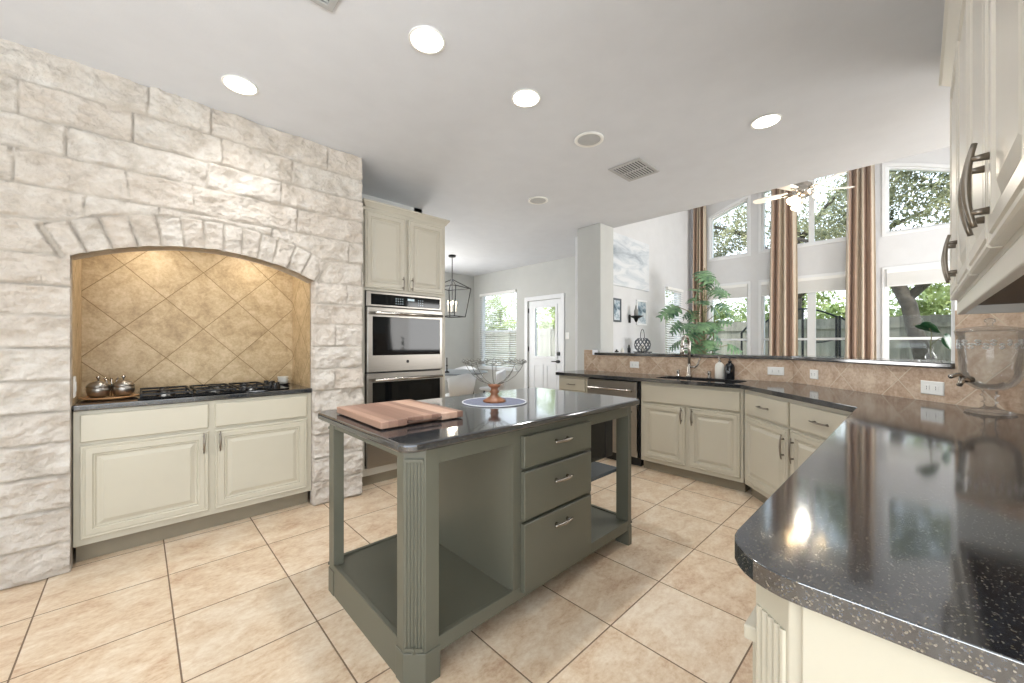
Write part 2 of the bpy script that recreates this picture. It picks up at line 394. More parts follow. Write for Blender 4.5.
def uv_strip(bm, pts, d, z0, z1, u0=0.0):
    """a thin slab standing along a polyline, uv = running metres, height"""
    uvl = bm.loops.layers.uv.verify(); q = offset_line(pts, d); u = u0
    for i in range(len(pts) - 1):
        a, b = Vector(pts[i]), Vector(pts[i + 1]); L = (b - a).length; c, e = q[i], q[i + 1]
        V = lambda p, z: bm.verts.new((p[0], p[1], z))
        for quad, us in (((q[i], q[i + 1]), (u, u + L)), ((pts[i], pts[i + 1]), (u, u + L))):
            vs = [V(quad[0], z0), V(quad[1], z0), V(quad[1], z1), V(quad[0], z1)]
            f = bm.faces.new(vs)
            for lp, uv in zip(f.loops, ((us[0], z0), (us[1], z0), (us[1], z1), (us[0], z1))): lp[uvl].uv = uv
        f = bm.faces.new([V(pts[i], z1), V(pts[i + 1], z1), V(q[i + 1], z1), V(q[i], z1)])
        for lp, uv in zip(f.loops, ((u, z1), (u + L, z1), (u + L, z1), (u, z1))): lp[uvl].uv = uv
        for k, uu in ((i, u), (i + 1, u + L)):
            f = bm.faces.new([V(pts[k], z0), V(q[k], z0), V(q[k], z1), V(pts[k], z1)])
            for lp, zz in zip(f.loops, (z0, z0, z1, z1)): lp[uvl].uv = (uu, zz)
        u += L
    bmesh.ops.remove_doubles(bm, verts=bm.verts, dist=1e-5)
    return bm

# ================================================================== SETTING
H = 2.79
XB = 5.55          # breakfast room wall with window and door
XW = 8.6           # living room window wall
struct('floor', bx(-3.0, XW + .15, -3.2, 7.2, -0.1, 0), 'floor')
bm = BM(); prism(bm, [(-3, -3.2), (4.58, -3.2), (4.58, 2.83), (4.58, 3.42), (XB + .1, 3.42), (XB + .1, 7.15), (-3, 7.15)], H, H + 0.12)
struct('ceiling', bm, 'ceil')
struct('ceiling_living_room', bx(4.40, XW + .15, -3.2, 3.5, 5.3, 5.4), 'wall_cool')
struct('wall_header', bx(4.46, 4.58, -3.2, 3.4, H + .121, 5.3), 'wall_cool')
struct('wall_back', prism(BM(), rect(-3.2, 7.15, 0, H), -3.1, -3.0, holes=[rect(-2.8, -1.1, .3, 2.3), rect(-.9, .8, .3, 2.3)], f=PX), 'wall')  # unseen window openings added to bring in soft sky light
struct('wall_rear', prism(BM(), rect(-3.0, XW, 0, 5.3), -3.3, -3.2, holes=[rect(-1.8, .8, .3, 2.4), rect(5.4, 8.0, .4, 2.4)], f=PY), 'wall')  # openings out of view, added so more sky light reaches the rooms
struct('wall_breakfast', prism(BM(), rect(3.44, 7.15, 0, H), XB, XB + .14, holes=[rect(5.66, 6.81, .72, 2.36), rect(4.50, 5.34, -0.001 + .002, 2.08)], f=PX), 'wall')
struct('wall_left', prism(BM(), rect(2.26, XB, 0, H), 7.05, 7.15, holes=[rect(2.75, 4.05, .7, 2.2)], f=PY), 'wall')  # opening out of view, added with its fill lamp to brighten the breakfast room
struct('wall_tower', bx(2.26, 2.36, 3.96, 7.05, 0, H), 'wall')
struct('wall_kitchen', bx(-3.0, 2.36, 3.96, 4.06, 0, H), 'wall')
struct('wall_column', prism(BM(), [(4.255, 2.810), (4.562, 2.810), (4.562, 3.40), (4.255, 3.170)], 0, H), 'wall', bevel=0.01)
struct('wall_partition', bx(4.562, XB + .14, 3.40, 3.44, 0, 5.3), 'wall_cool')
# left wall of the living room (pictures, blind window)
struct('wall_living_left', prism(BM(), rect(XB + .14, XW + .15, 0, 5.3), 3.40, 3.54, holes=[rect(7.36, 8.08, .75, 2.36)], f=PY), 'wall_cool')
# window wall
UA = [(2.31, 3.0), (3.02, 3.0), (3.02, 3.84), (2.66, 3.99), (2.31, 4.10)]
UB = [(0.57, 3.02), (2.09, 3.02), (2.09, 4.16), (1.71, 4.25), (1.33, 4.28), (.95, 4.25), (.57, 4.16)]
UC = [(-.36, 3.0), (.37, 3.0), (.37, 4.08), (0.0, 3.95), (-.36, 3.80)]
LA, LB, LC = rect(2.31, 3.02, .45, 2.42), rect(.57, 2.09, .45, 2.42), rect(-.36, .37, .45, 2.42)
struct('wall_window_side', prism(BM(), rect(-3.2, 3.4, 0, 5.3), XW, XW + .15, holes=[UA, UB, UC, LA, LB, LC], f=PX), 'wall_cool')
def inset(poly, d):
    c = list(poly); n = len(c); out = []
    area = sum(c[i][0] * c[(i + 1) % n][1] - c[(i + 1) % n][0] * c[i][1] for i in range(n)); s = 1 if area > 0 else -1
    for i in range(n):
        p0, p, p1 = Vector(c[i - 1]), Vector(c[i]), Vector(c[(i + 1) % n])
        a = (p - p0).normalized(); b = (p1 - p).normalized(); na = Vector((-a.y, a.x)) * s; nb = Vector((-b.y, b.x)) * s
        q = (na + nb).normalized(); out.append(tuple(p + q * d / max(.3, q.dot(na))))
    return out
wi = [0]
def window(poly, f, w0, w1, bars=(), casing=0.045, sill=None, m='white'):
    wi[0] += 1
    bm = BM(); prism(bm, poly, w0 + .03, w1 - .03, holes=[inset(poly, .035)], f=f)
    o = struct('window_%d' % wi[0], bm, m)
    if casing:
        c = inset(poly, -casing); prism_o = BM(); prism(prism_o, c, w0 - .018, w0 - .001, holes=[inset(poly, .004)], f=f)
        obj('window_frame', prism_o, m, o, bevel=0.004)
    g = BM(); prism(g, inset(poly, .034), (w0 + w1) / 2 - .003, (w0 + w1) / 2 + .003, f=f); obj('window_pane', g, 'pane', o)
    for (a0, a1, b0, b1) in bars:
        g = BM(); prism(g, rect(a0, a1, b0, b1), (w0 + w1) / 2 - .02, (w0 + w1) / 2 + .02, f=f); obj('mullion', g, m, o)
    if sill:
        g = BM(); prism(g, rect(*sill), w0 - .05, w0 + .03, f=f); obj('window_sill', g, m, o, bevel=0.004)
    return o
window(UA, PX, XW, XW + .15)
window(UB, PX, XW, XW + .15, bars=[(1.29, 1.37, 3.055, 4.245)])
window(UC, PX, XW, XW + .15)
window(LA, PX, XW, XW + .15, bars=[(2.345, 2.985, 1.31, 1.35)], sill=(2.25, 3.08, .42, .45))
window(LB, PX, XW, XW + .15, bars=[(1.27, 1.39, .485, 2.385), (.605, 1.27, 1.31, 1.35), (1.39, 2.055, 1.31, 1.35)], sill=(.51, 2.15, .42, .45))
window(LC, PX, XW, XW + .15, bars=[(-.325, .335, 1.31, 1.35)], sill=(-.42, .43, .42, .45))
window(rect(7.36, 8.08, .75, 2.36), PY, 3.40, 3.54, casing=0)
window(rect(5.66, 6.81, .72, 2.36), PX, XB, XB + .14, bars=[(5.695, 6.775, 1.50, 1.54)], casing=0.0, sill=(5.60, 6.87, .69, .72))
# half-lite back door
dm = BM(); prism(dm, rect(4.505, 5.335, 0.006, 2.075), XB + .02, XB + .06, holes=[rect(4.64, 5.16, 1.0, 1.94)], f=PX)
door = struct('door_1', dm, 'white')
fr = BM(); prism(fr, rect(4.60, 5.20, .96, 1.98), XB + .005, XB + .02, holes=[rect(4.65, 5.15, 1.01, 1.93)], f=PX); obj('glass_frame', fr, 'white', door, bevel=.004)
g = BM(); prism(g, rect(4.64, 5.16, 1.0, 1.94), XB + .036, XB + .042, f=PX); obj('door_pane', g, 'pane', door)
for a, b in ((4.62, 4.88), (4.95, 5.21)):
    p_ = BM(); prism(p_, rect(a, b, .2, .86), XB + .012, XB + .02, holes=[rect(a + .03, b - .03, .23, .83)], f=PX); obj('lower_panel', p_, 'white', door, bevel=.002)
hb = BM(); tube(hb, [(XB + .02, 4.57, .92), (XB - .03, 4.57, .92)], .028, 16); tube(hb, [(XB - .03, 4.57, .92), (XB - .035, 4.60, .92), (XB - .035, 4.70, .918)], .010, 8)
obj('door_handle', hb, 'black', door)
obj('deadbolt', bx(XB - .012, XB + .02, 4.54, 4.60, 1.03, 1.095), 'black', door, bevel=.004)
hg = BM()
for z in (.3, 1.1, 1.85): quad_box(hg, XB + .005, XB + .022, 5.325, 5.345, z, z + .09)
obj('hinge', hg, 'darkmetal', door)
cs = BM(); prism(cs, [(4.42, 0), (4.50, 0), (4.50, 2.08), (5.34, 2.08), (5.34, 0), (5.42, 0), (5.42, 2.16), (4.42, 2.16)], XB - .018, XB - .001, f=PX)
struct('trim_1', cs, 'white', bevel=.004)
for nm, b in (('baseboard_breakfast', (XB - .015, XB - .001, 3.45, 4.41, 0, .1)), ('baseboard_breakfast_far', (XB - .015, XB - .001, 5.43, 7.04, 0, .1)), ('baseboard_left', (2.37, XB - .016, 7.035, 7.049, 0, .1)),
              ('baseboard_living_room', (XW - .015, XW - .001, -3.1, 3.39, 0, .1))):
    struct(nm, bx(*b), 'white', bevel=.003)
# bar wall, diagonal wall, wall under the upper cabinets
BL = [(4.127, 2.965), (4.127, .757), (3.272, -.144)]
def slab(bm, pts, d0, d1, z0, z1):
    a = offset_line(pts, d0); b = offset_line(pts, d1); return prism(bm, a + b[::-1], z0, z1)
def reverse_out(pts, d): return offset_line(pts, d)
struct('wall_bar', slab(BM(), BL[::-1], 0, .127, 0, 1.107), 'wall_cool')
WL = [(3.272, -.144), (3.059, -.369), (3.03, -.398), (.60, -.398)]
struct('wall_right', slab(BM(), WL[::-1], 0, .15, 0, H), 'wall')
def splash(name, pts, z0, z1, u0=0):
    return struct(name, uv_strip(BM(), pts, .010, z0, z1, u0), 'splash')
splash('trim_backsplash_bar', [(4.126, 2.963), (4.126, .757), (3.272, -.143)], .91, 1.106)
L0 = 2.206 + math.hypot(.854, .900)
splash('trim_backsplash_corner', [(3.271, -.143), (3.058, -.368), (3.029, -.397), (.68, -.397)], .91, 1.43, L0)
struct('wall_bar_end', bx(4.127, 4.253, 2.845, 2.964, 1.108, 1.17), 'wall_cool')
splash('trim_backsplash_column', [(4.126, 2.963), (4.126, 2.845)], 1.107, 1.17, 0)

# ------------------------------------------------------------------ stone wall with arch
AX0, AX1, ACX, AZS = -.265, .975, .355, 1.725
AR = (0.62 ** 2 + .14 ** 2) / (2 * .14); ACZ = AZS + .14 - AR
ROWS = [0, .175, .36, .54, .715, .88, 1.05, 1.225, 1.40, 1.56, 1.725, 1.905, 2.08, 2.26, 2.43, 2.61, 2.80]
rs = random.Random(11); SEG = []
for i in range(len(ROWS) - 1):
    xs = [-2.2 + rs.random() * .3]
    while xs[-1] < 1.5: xs.append(xs[-1] + rs.choice((.30, .42, .55, .72, .6)))
    if i < 10: xs = [x for x in xs if x < -.62 or x > 1.3] + ([-.62 + rs.random() * .05] if rs.random() < .35 else []) + ([1.12 + rs.random() * .1] if i % 2 else [])
    SEG.append(sorted(xs))
NV = 13; AHALF = math.asin(.62 / AR)
def stone_info(x, z):
    dx, dz = x - ACX, z - ACZ; rr = math.hypot(dx, dz); an = math.atan2(dx, dz)
    wob = noise.noise(Vector((x * 3, z * 3, 4))) * .010
    if AR - .02 < rr < AR + .185 + wob and abs(an) < AHALF + .012:
        t = (an + AHALF + .012) / (2 * AHALF + .024) * NV + .25 * noise.noise(Vector((x * 2, 9, z * 2))); k = math.floor(t)
        e = min((t - k), 1 - (t - k)) * (2 * AHALF * AR / NV)
        e = min(e, AR + .185 + wob - rr); return 500 + k, e
    outring = 9
    if abs(an) < AHALF + .03 and rr >= AR: outring = rr - (AR + .185 + wob)
    zz = z + noise.noise(Vector((x * 1.3, z * .6, 1))) * .012
    r = 0
    while r < len(ROWS) - 2 and zz >= ROWS[r + 1]: r += 1
    e = min(zz - ROWS[r], ROWS[r + 1] - zz); xs = SEG[r]; k = 0
    xx = x + noise.noise(Vector((x * .7, z * 5, 2))) * .012
    while k < len(xs) and xx >= xs[k]: k += 1
    if k > 0: e = min(e, (xx - xs[k - 1]) * 1.8)
    if k < len(xs): e = min(e, (xs[k] - xx) * 1.8)
    return r * 20 + k, max(0, min(e, outring + .002))
def stone_wall():
    bm = BM(); cl = bm.loops.layers.color.new('stone_tone'); data = {}
    def vert(x, z):
        sid, e = stone_info(x, z); t = min(1, e / .010); t = t * t * (3 - 2 * t)
        rnd = random.Random(sid * 7 + 3); push = rnd.random() * .010; tx, tz = rnd.uniform(-.03, .03), rnd.uniform(-.03, .03)
        v = Vector((x * 7 + sid * 3.1, z * 11, sid))
        hgt = noise.fractal(v, .65, 2.1, 7) * .024 + noise.ridged_multi_fractal(v * .6, .9, 2.2, 4, 1, 2) * .009
        y = 3.216 - t * (.008 + push + hgt) - (1 - t) * .002 * noise.noise(Vector((x * 40, z * 40, 0)))
        vv = bm.verts.new((x, y, z)); data[vv] = (t, rnd.random()); return vv
    def patch(xs, zf):
        g = [[vert(x, z) for z in zf(x)] for x in xs]
        for a, b in zip(g, g[1:]):
            for j in range(len(a) - 1): bm.faces.new((a[j], b[j], b[j + 1], a[j + 1]))
        return g
    lin_ = lambda a, b, n: [a + (b - a) * i / n for i in range(n + 1)]
    top = lambda x: ACZ + math.sqrt(max(0, AR * AR - (x - ACX) ** 2))
    P = [patch(lin_(-1.9, -.8, 24)[:-1] + lin_(-.8, AX0, 72), lambda x: lin_(0, H, 360)), patch(lin_(AX0, AX1, 166), lambda x: lin_(top(x), H, 130)), patch(lin_(AX1, 1.345, 50), lambda x: lin_(0, H, 360))]
    def back(vs, y=3.30):
        pr = None
        for v in vs:
            b = bm.verts.new((v.co.x, y, v.co.z)); data[b] = (1, .3)
            if pr: bm.faces.new((pr[0], v, b, pr[1]))
            pr = (v, b)
    n = 0
    zj = [v for v in P[0][-1] if v.co.z <= AZS + .02]; back(zj)
    zj = [v for v in P[2][0] if v.co.z <= AZS + .02]; back(zj)
    back([c[0] for c in P[1]], 3.36); back(P[2][-1], 3.955); back(P[0][0], 3.955)
    for f in bm.faces:
        for lp in f.loops:
            t, q = data[lp.vert]; lp[cl] = (t, q, 0, 1)
    me = bpy.data.meshes.new('wall_stone')
    bm.to_mesh(me); bm.free(); me.materials.append(M['stone']); me.shade_smooth()
    o = bpy.data.objects.new('wall_stone', me); COL.objects.link(o); o['kind'] = 'structure'
    o['label'] = 'rough white limestone wall with a segmental arch over the cooktop niche'
stone_wall()
# niche lining: back, sides, top (tile, running uv)
def uvq(bm, uvl, co, uv):
    f = bm.faces.new([bm.verts.new(c) for c in co])
    for lp, u in zip(f.loops, uv): lp[uvl].uv = u
bm = BM(); uvl = bm.loops.layers.uv.verify(); YN = 3.79
uvq(bm, uvl, [(AX0, YN, .85), (AX1, YN, .85), (AX1, YN, 2.05), (AX0, YN, 2.05)], [(AX0, .85), (AX1, .85), (AX1, 2.05), (AX0, 2.05)])
for x, s in ((AX0, -1), (AX1, 1)):
    uvq(bm, uvl, [(x, YN, .85), (x, 3.29, .85), (x, 3.29, 2.05), (x, YN, 2.05)], [(x, .85), (x + s * .5, .85), (x + s * .5, 2.05), (x, 2.05)])
uvq(bm, uvl, [(AX0, YN, 2.05), (AX1, YN, 2.05), (AX1, 3.30, 2.05), (AX0, 3.30, 2.05)], [(AX0, 2.05), (AX1, 2.05), (AX1, 1.55), (AX0, 1.55)])
struct('wall_niche', bm, 'niche')
lt = thing('niche_light', 'small round puck light hidden at the top of the cooktop niche', 'light', (.05, 3.56, 2.045), group='puck lights in the cooktop niche')
def puck(parent):
    obj('housing', lathe(BM(), [(0, 0), (.04, 0), (.04, -.018), (0.033, -.018)], 20, caps=False), 'chrome', parent)
    obj('lens', lathe(BM(), [(0, -.016), (.033, -.016)], 20, caps=False), 'lampglow', parent)
puck(lt); dup(lt, (.66, 3.56, 2.045))
def lamp(kind, name, loc, power, color=(1, .96, .9), size=.13, parent=None, spot=None):
    d = bpy.data.lights.new(name, kind); d.energy = power; d.color = color
    if kind == 'AREA': d.shape = 'DISK'; d.size = size
    if kind == 'POINT': d.shadow_soft_size = size
    if kind == 'SPOT': d.spot_size = spot; d.spot_blend = .6; d.shadow_soft_size = size
    o = bpy.data.objects.new(name, d); COL.objects.link(o); o.location = loc
    if parent: o.parent = parent
    return o
for x in (.05, .66): lamp('AREA', 'niche_lamp', (x, 3.56, 2.02), NICHE_POWER, (1, .93, .82), .07)

# ================================================================== COOKTOP CABINET
cab = thing('base_cabinet', 'cream two-door base cabinet under the cooktop in the stone arch', 'cabinet', (0, 3.26, 0))
bm = BM(); quad_box(bm, AX0 + .004, AX1 - .004, 0, .50, .11, .868)
obj('body', bm, 'cream', cab, bevel=.003)
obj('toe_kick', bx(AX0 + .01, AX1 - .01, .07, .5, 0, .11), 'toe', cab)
drawer_part(cab, -.234, .338, .692, .848, 'cream', handle=False, name='false_drawer_front')
drawer_part(cab, .372, .935, .692, .848, 'cream', handle=False, name='false_drawer_front')
door_part(cab, -.234, .338, .148, .672, 'cream', .312, .60, L=.13)
door_part(cab, .372, .935, .148, .672, 'cream', .398, .60, L=.13)
tag(obj('cooktop_counter', bx(AX0 + .002, AX1 - .002, 3.235, 3.784, .870, .905), 'granite', bevel=.008, seg=3), 'polished black granite slab in the niche holding the gas cooktop', 'countertop')
ct = thing('gas_cooktop', 'black gas cooktop with cast iron grates and knobs at right end', 'cooktop', (.40, 3.50, .906))
obj('tray', bx(-.40, .42, -.24, .23, 0, .012), 'blkglass', ct, bevel=.005)
for bxx, byy, r in ((-.27, -.11, .045), (-.27, .11, .035), (.0, 0, .055), (.20, -.11, .035), (.20, .12, .045)):
    b = obj('burner', lathe(BM(), [(0, 0), (r, 0), (r * 1.0, .010), (r * .7, .012), (r * .7, .02), (0, .022)], 24), 'steel', ct, smooth=False, loc=(bxx, byy, .0125))
    obj('burner_cap', lathe(BM(), [(r * .72, .0), (r * .72, .007), (0, .008)], 24), 'iron', b, loc=(0, 0, .022))
for gx0, gx1 in ((-.39, -.14), (-.125, .095), (.11, .30)):
    bm = BM(); zt = .036
    for y in (-.22, -.005, .21): quad_box(bm, gx0, gx1, y - .006, y + .006, zt - .012, zt)
    for x in (gx0, (gx0 + gx1) / 2 - .006, gx1 - .012): quad_box(bm, x, x + .012, -.22, .21, zt - .0125, zt + .0005)
    for x in (gx0, gx1 - .012):
        for y in (-.22, .198): quad_box(bm, x, x + .012, y, y + .012, .012, zt - .01)
    obj('grate', bm, 'iron', ct, bevel=.002)
for i, (kx, ky) in enumerate(((.345, -.15), (.375, -.08), (.345, -.01), (.375, .06), (.345, .13))):
    obj('knob', lathe(BM(), [(0, 0), (.021, 0), (.021, .012), (.016, .018), (.015, .034), (0, .035)], 20), 'black', ct, loc=(kx, ky, .0125))
tr = tag(obj('serving_tray', lathe(BM(), [(0, 0), (.10, 0), (.128, .008), (.135, .014), (.128, .016), (.1, .010), (0, .010)], 40), 'tray', smooth=True, loc=(-.125, 3.50, .906)), 'round tan wooden tray under two steel bowls beside the cooktop', 'tray')
for i, (x, y, lb) in enumerate(((-.175, 3.50, 'left round steel lidded bowl on the wooden tray'), (-.065, 3.50, 'right round steel lidded bowl nearest the gas cooktop'))):
    t = thing('lidded_bowl', lb, 'bowl', (x, y, .9165), group='steel lidded bowls on the tray'); t.scale = (1.05, 1.05, 1.3)
    obj('bowl', lathe(BM(), [(0, 0), (.030, 0), (.045, .012), (.051, .034), (.050, .048), (.046, .050)], 28), 'steel', t, smooth=True)
    l = obj('lid', lathe(BM(), [(.052, .049), (.050, .056), (.036, .070), (.012, .077), (0, .078)], 28), 'steel', t, smooth=True)
    obj('lid_knob', lathe(BM(), [(0, .077), (.004, .078), (.004, .088), (.010, .092), (.009, .099), (0, .101)], 16), 'chrome', l, smooth=True)
sp_ = BM()
for k in range(3): tube(sp_, [(-.012 + k * .012, 0, 0), (-.014 + k * .014, 0, .075), (-.03 + k * .03, .0, .115)], [.004, .003, .006], 8)
tag(obj('serving_spoon', sp_, 'chrome', smooth=True, loc=(-.12, 3.545, .9165)), 'small steel spoons standing between the two bowls', 'spoon')
rk = thing('stacked_dishes', 'small white ramekins on a dark saucer at right end of niche counter', 'dish', (.872, 3.66, .906))
obj('saucer', lathe(BM(), [(0, 0), (.035, 0), (.055, .012), (.05, .014), (0, .008)], 28), 'black', rk, smooth=True)
for k in range(2): obj('ramekin', lathe(BM(), [(0, .0), (.034, .0), (.040, .028), (.042, .030), (.036, .030), (.033, .006), (0, .005)], 28), 'ceramic', rk, smooth=True, loc=(0, 0, .012 + k * .027))

def outlet(name, label, c, n, w, h, kind='duplex', group=None):
    """wall plate at c, facing direction n (xy)"""
    rz = math.atan2(n[1], n[0]) + PI / 2
    t = thing(name, label, 'outlet' if kind != 'switch' else 'switch', c, rz, group)
    obj('plate', panel(BM(), w, h, [(0, 0), (0, .003), (.004, .006)], -w / 2, -h / 2), 'plastic', t)
    if kind == 'switch':
        k = max(1, round(w / .05))
        for i in range(k): obj('rocker', bx(-w / 2 + (i + .5) * w / k - .012, -w / 2 + (i + .5) * w / k + .012, -.009, -.0062, -.028, .028), 'white', t, bevel=.001)
    else:
        for s in (-1, 1):
            a = BM(); dx, dz = (s * w * .2, 0) if w > h else (0, s * h * .2)
            quad_box(a, dx - .015, dx + .015, -.0085, -.0062, dz - .015, dz + .015)
            q = obj('receptacle', a, 'plastic', t, bevel=.002)
            b = BM()
            for e in (-.006, .006): quad_box(b, dx + (e if w <= h else -.0012), dx + (e if w <= h else -.0012) + .002, -.0092, -.0086, dz - .005 + (e if w > h else 0), dz + .004 + (e if w > h else 0))
            obj('slots', b, 'black', q)
    return t
outlet('light_switch', 'white rocker switch plate on the left side of the niche', (AX0 + .001, 3.36, 1.0), (1, 0), .075, .12, 'switch')
outlet('wall_outlet', 'white outlet in the backsplash above the dishwasher', (4.115, 2.262, 1.007), (-1, 0), .11, .072)
outlet('wall_outlet', 'white outlet nearest the black soap bottle on the bar backsplash', (4.115, .888, 1.004), (-1, 0), .125, .072)
def diag(t): return (3.272 + .855 / 1.242 * t, -.144 + .901 / 1.242 * t)
ND = (-.7254, .6886)
p = diag(1.0); outlet('wall_outlet', 'white outlet on the diagonal backsplash left of the larger corner one', (p[0] + ND[0] * .011, p[1] + ND[1] * .011, 1.0), ND, .085, .075)
p = diag(.115); outlet('wall_outlet', 'white double outlet beside the glass drink dispenser', (p[0] + ND[0] * .011, p[1] + ND[1] * .011, .99), ND, .125, .078)
outlet('light_switch', 'white switch plate on the wall right of the back door', (XB - .001, 4.36, 1.39), (-1, 0), .075, .12, 'switch')

# ================================================================== OVEN TOWER
tw = thing('oven_cabinet', 'tall greige cabinet tower housing the double wall oven', 'cabinet', (1.38, 3.30, 0))
TWW = .86
bm = BM()
for b in ((0, TWW, .015, .64, .10, .165), (0, TWW, .015, .64, .47, .495), (0, TWW, .015, .64, 1.712, 2.44), (0, .036, .015, .64, .165, 1.712), (TWW - .052, TWW, .015, .64, .165, 1.712), (.04, TWW - .04, .60, .64, .16, 1.72)): quad_box(bm, *b)
obj('body', bm, 'tower', tw, bevel=.002)
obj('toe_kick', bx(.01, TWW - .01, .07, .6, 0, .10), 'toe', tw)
for x0, x1, hx in ((.030, .417, .385), (.445, .832, .477)): door_part(tw, x0, x1, 1.735, 2.405, 'tower', hx, 1.80, y=.015, L=.12)
cr = BM(); prof = [(0, 0), (.008, 0), (.012, .010), (.030, .036), (.036, .040), (.036, .056), (0, .056)]
def crown(bm, x0, x1, y0, y1, z, prof):
    rings = []
    for o_, h_ in prof: rings.append([bm.verts.new((a, b, z + h_)) for a, b in ((x0 - o_, y1), (x0 - o_, y0 - o_), (x1 + o_, y0 - o_), (x1 + o_, y1))])
    for A, B in zip(rings, rings[1:]):
        for k in range(4): bm.faces.new((A[k], A[(k + 1) % 4], B[(k + 1) % 4], B[k]))
    bm.faces.new(rings[0][::-1]); bm.faces.new(rings[-1]); return bm
obj('crown_moulding', crown(cr, 0.045, TWW, .015, .64, 2.405 + .03, prof), 'tower', tw)
ov = thing('double_wall_oven', 'stainless steel and black glass double wall oven in the cabinet tower', 'oven', (1.420, 3.30, .50))
OW = .76
bm = BM(); quad_box(bm, 0, OW, .012, .58, 0, 1.205); obj('body', bm, 'black', ov)
cp = obj('control_panel', bx(0, OW, -.010, .012, 1.075, 1.205), 'steel', ov, bevel=.003)
obj('display', bx(.04, OW - .02, -.0125, -.0102, 1.09, 1.185), 'blkglass', cp)
bm = BM()
for i in range(4):
    for j in range(3): quad_box(bm, .27 + i * .022, .277 + i * .022, -.0135, -.0126, 1.108 + j * .022, 1.114 + j * .022)
pmk = mat('panel_print', 'b9c6cc', .5, emit='9fb6c0', estr=.3); obj('number_keypad', bm, pmk, cp); bm = BM()
for i in range(3):
    for j in range(3): quad_box(bm, .50 + i * .022, .507 + i * .022, -.0135, -.0126, 1.108 + j * .022, 1.114 + j * .022)
obj('function_keypad', bm, pmk, cp)
obj('clock_display', bx(.39, .46, -.0135, -.0126, 1.145, 1.165), pmk, cp)
def oven_door(z0, z1, hz, gz0, gz1, logo):
    d = obj('door', bx(0, OW, -.030, .010, z0, z1), 'steel', ov, bevel=.004)
    obj('window', bx(.045, OW - .03, -.033, -.0302, gz0, gz1), 'blkglass', d, bevel=.003)
    bm = BM(); tube(bm, [(.05, -.075, hz), (OW - .03, -.075, hz)], .014, 14)
    for x in (.075, OW - .06): tube(bm, [(x, -.03, hz), (x, -.072, hz)], .010, 10)
    obj('handle', bm, 'chrome', d, smooth=True)
    if logo:
        bm = BM(); prism(bm, [(OW / 2 + .014 * math.cos(a * PI / 12), z0 + .085 + .014 * math.sin(a * PI / 12)) for a in range(24)], -.0325, -.0302, f=PY)
        obj('round_emblem', bm, 'darkmetal', d)
oven_door(.50, 1.067, 1.015, .645, .985, True)
oven_door(.0, .488, .435, .12, .41, False)
wd = thing('warming_drawer', 'stainless steel warming drawer below the double oven', 'drawer', (1.42, 3.30, .17))
obj('body', bx(.01, OW - .01, .012, .5, .01, .285), 'black', wd)
obj('front', bx(0, OW, -.025, .010, 0, .295), 'steel', wd, bevel=.004)
bm = BM(); tube(bm, [(.04, -.07, .235), (OW - .04, -.07, .235)], .013, 14)
for x in (.06, OW - .06): tube(bm, [(x, -.025, .235), (x, -.068, .235)], .009, 10)
obj('handle', bm, 'chrome', wd, smooth=True)

# ================================================================== ISLAND
IX0, IX1, IY0, IY1 = .70, 2.245, 1.245, 2.09
isl = thing('kitchen_island', 'sage green open-shelf kitchen island with three drawers', 'island', (0, 0, 0))
def post_poly(cx, cy, sx, sy, w=.115, d=.108, c=.058):
    """corner at (cx,cy); sx,sy point inward; outer corner chamfered"""
    return [(cx + sx * c, cy), (cx + sx * w, cy), (cx + sx * w, cy + sy * d), (cx, cy + sy * d), (cx, cy + sy * c)]
for cx, cy, sx, sy, w, d, c in ((IX0, IY0, 1, 1, .115, .108, .058), (IX1, IY0, -1, 1, .056, .085, .026), (IX0, IY1, 1, -1, .050, .085, .026), (IX1, IY1, -1, -1, .056, .085, .026)):
    e = .004
    bm = BM(); prism(bm, post_poly(cx, cy, sx, sy, w, d, c), .12, .866)
    po = obj('post', bm, 'green', isl, bevel=.002)
    bm = BM(); prism(bm, post_poly(cx - sx * e, cy - sy * e, sx, sy, w + e + .004, d + e + .004, c), 0, .12); obj('plinth', bm, 'green', po, bevel=.003)
    a = Vector((cx + sx * c, cy)); b = Vector((cx, cy + sy * c)); n = Vector((-sx, -sy)).normalized(); bm = BM()
    nr = 6 if c > .05 else 3
    for k in range(nr):
        q = a.lerp(b, (k + .75) / (nr + .5)) + n * .0005; tube(bm, [(q.x, q.y, .14), (q.x, q.y, .815)], .0046, 8)
    q = a.lerp(b, .5); t_ = (b - a).normalized(); hw = c * .58
    for z in (.128, .816):
        lo = [q - t_ * hw + n * .009, q + t_ * hw + n * .009, q + t_ * hw - n * .004, q - t_ * hw - n * .004]
        prism(bm, [tuple(v) for v in lo], z, z + .012)
    obj('reeding', bm, 'green', po, smooth=False)
bm = BM()
quad_box(bm, IX0 + .11, IX1 - .05, IY0 + .004, IY0 + .03, .80, .866); quad_box(bm, IX0 + .05, IX1 - .05, IY1 - .03, IY1 - .004, .80, .866)
quad_box(bm, IX0 + .004, IX0 + .03, IY0 + .10, IY1 - .08, .825, .866); quad_box(bm, IX1 - .03, IX1 - .004, IY0 + .08, IY1 - .08, .825, .866)
obj('apron', bm, 'green', isl, bevel=.001)
bm = BM(); quad_box(bm, IX0 + .03, IX1 - .03, IY0 + .03, IY1 - .03, .855, .866); obj('sub_top', bm, 'green', isl)
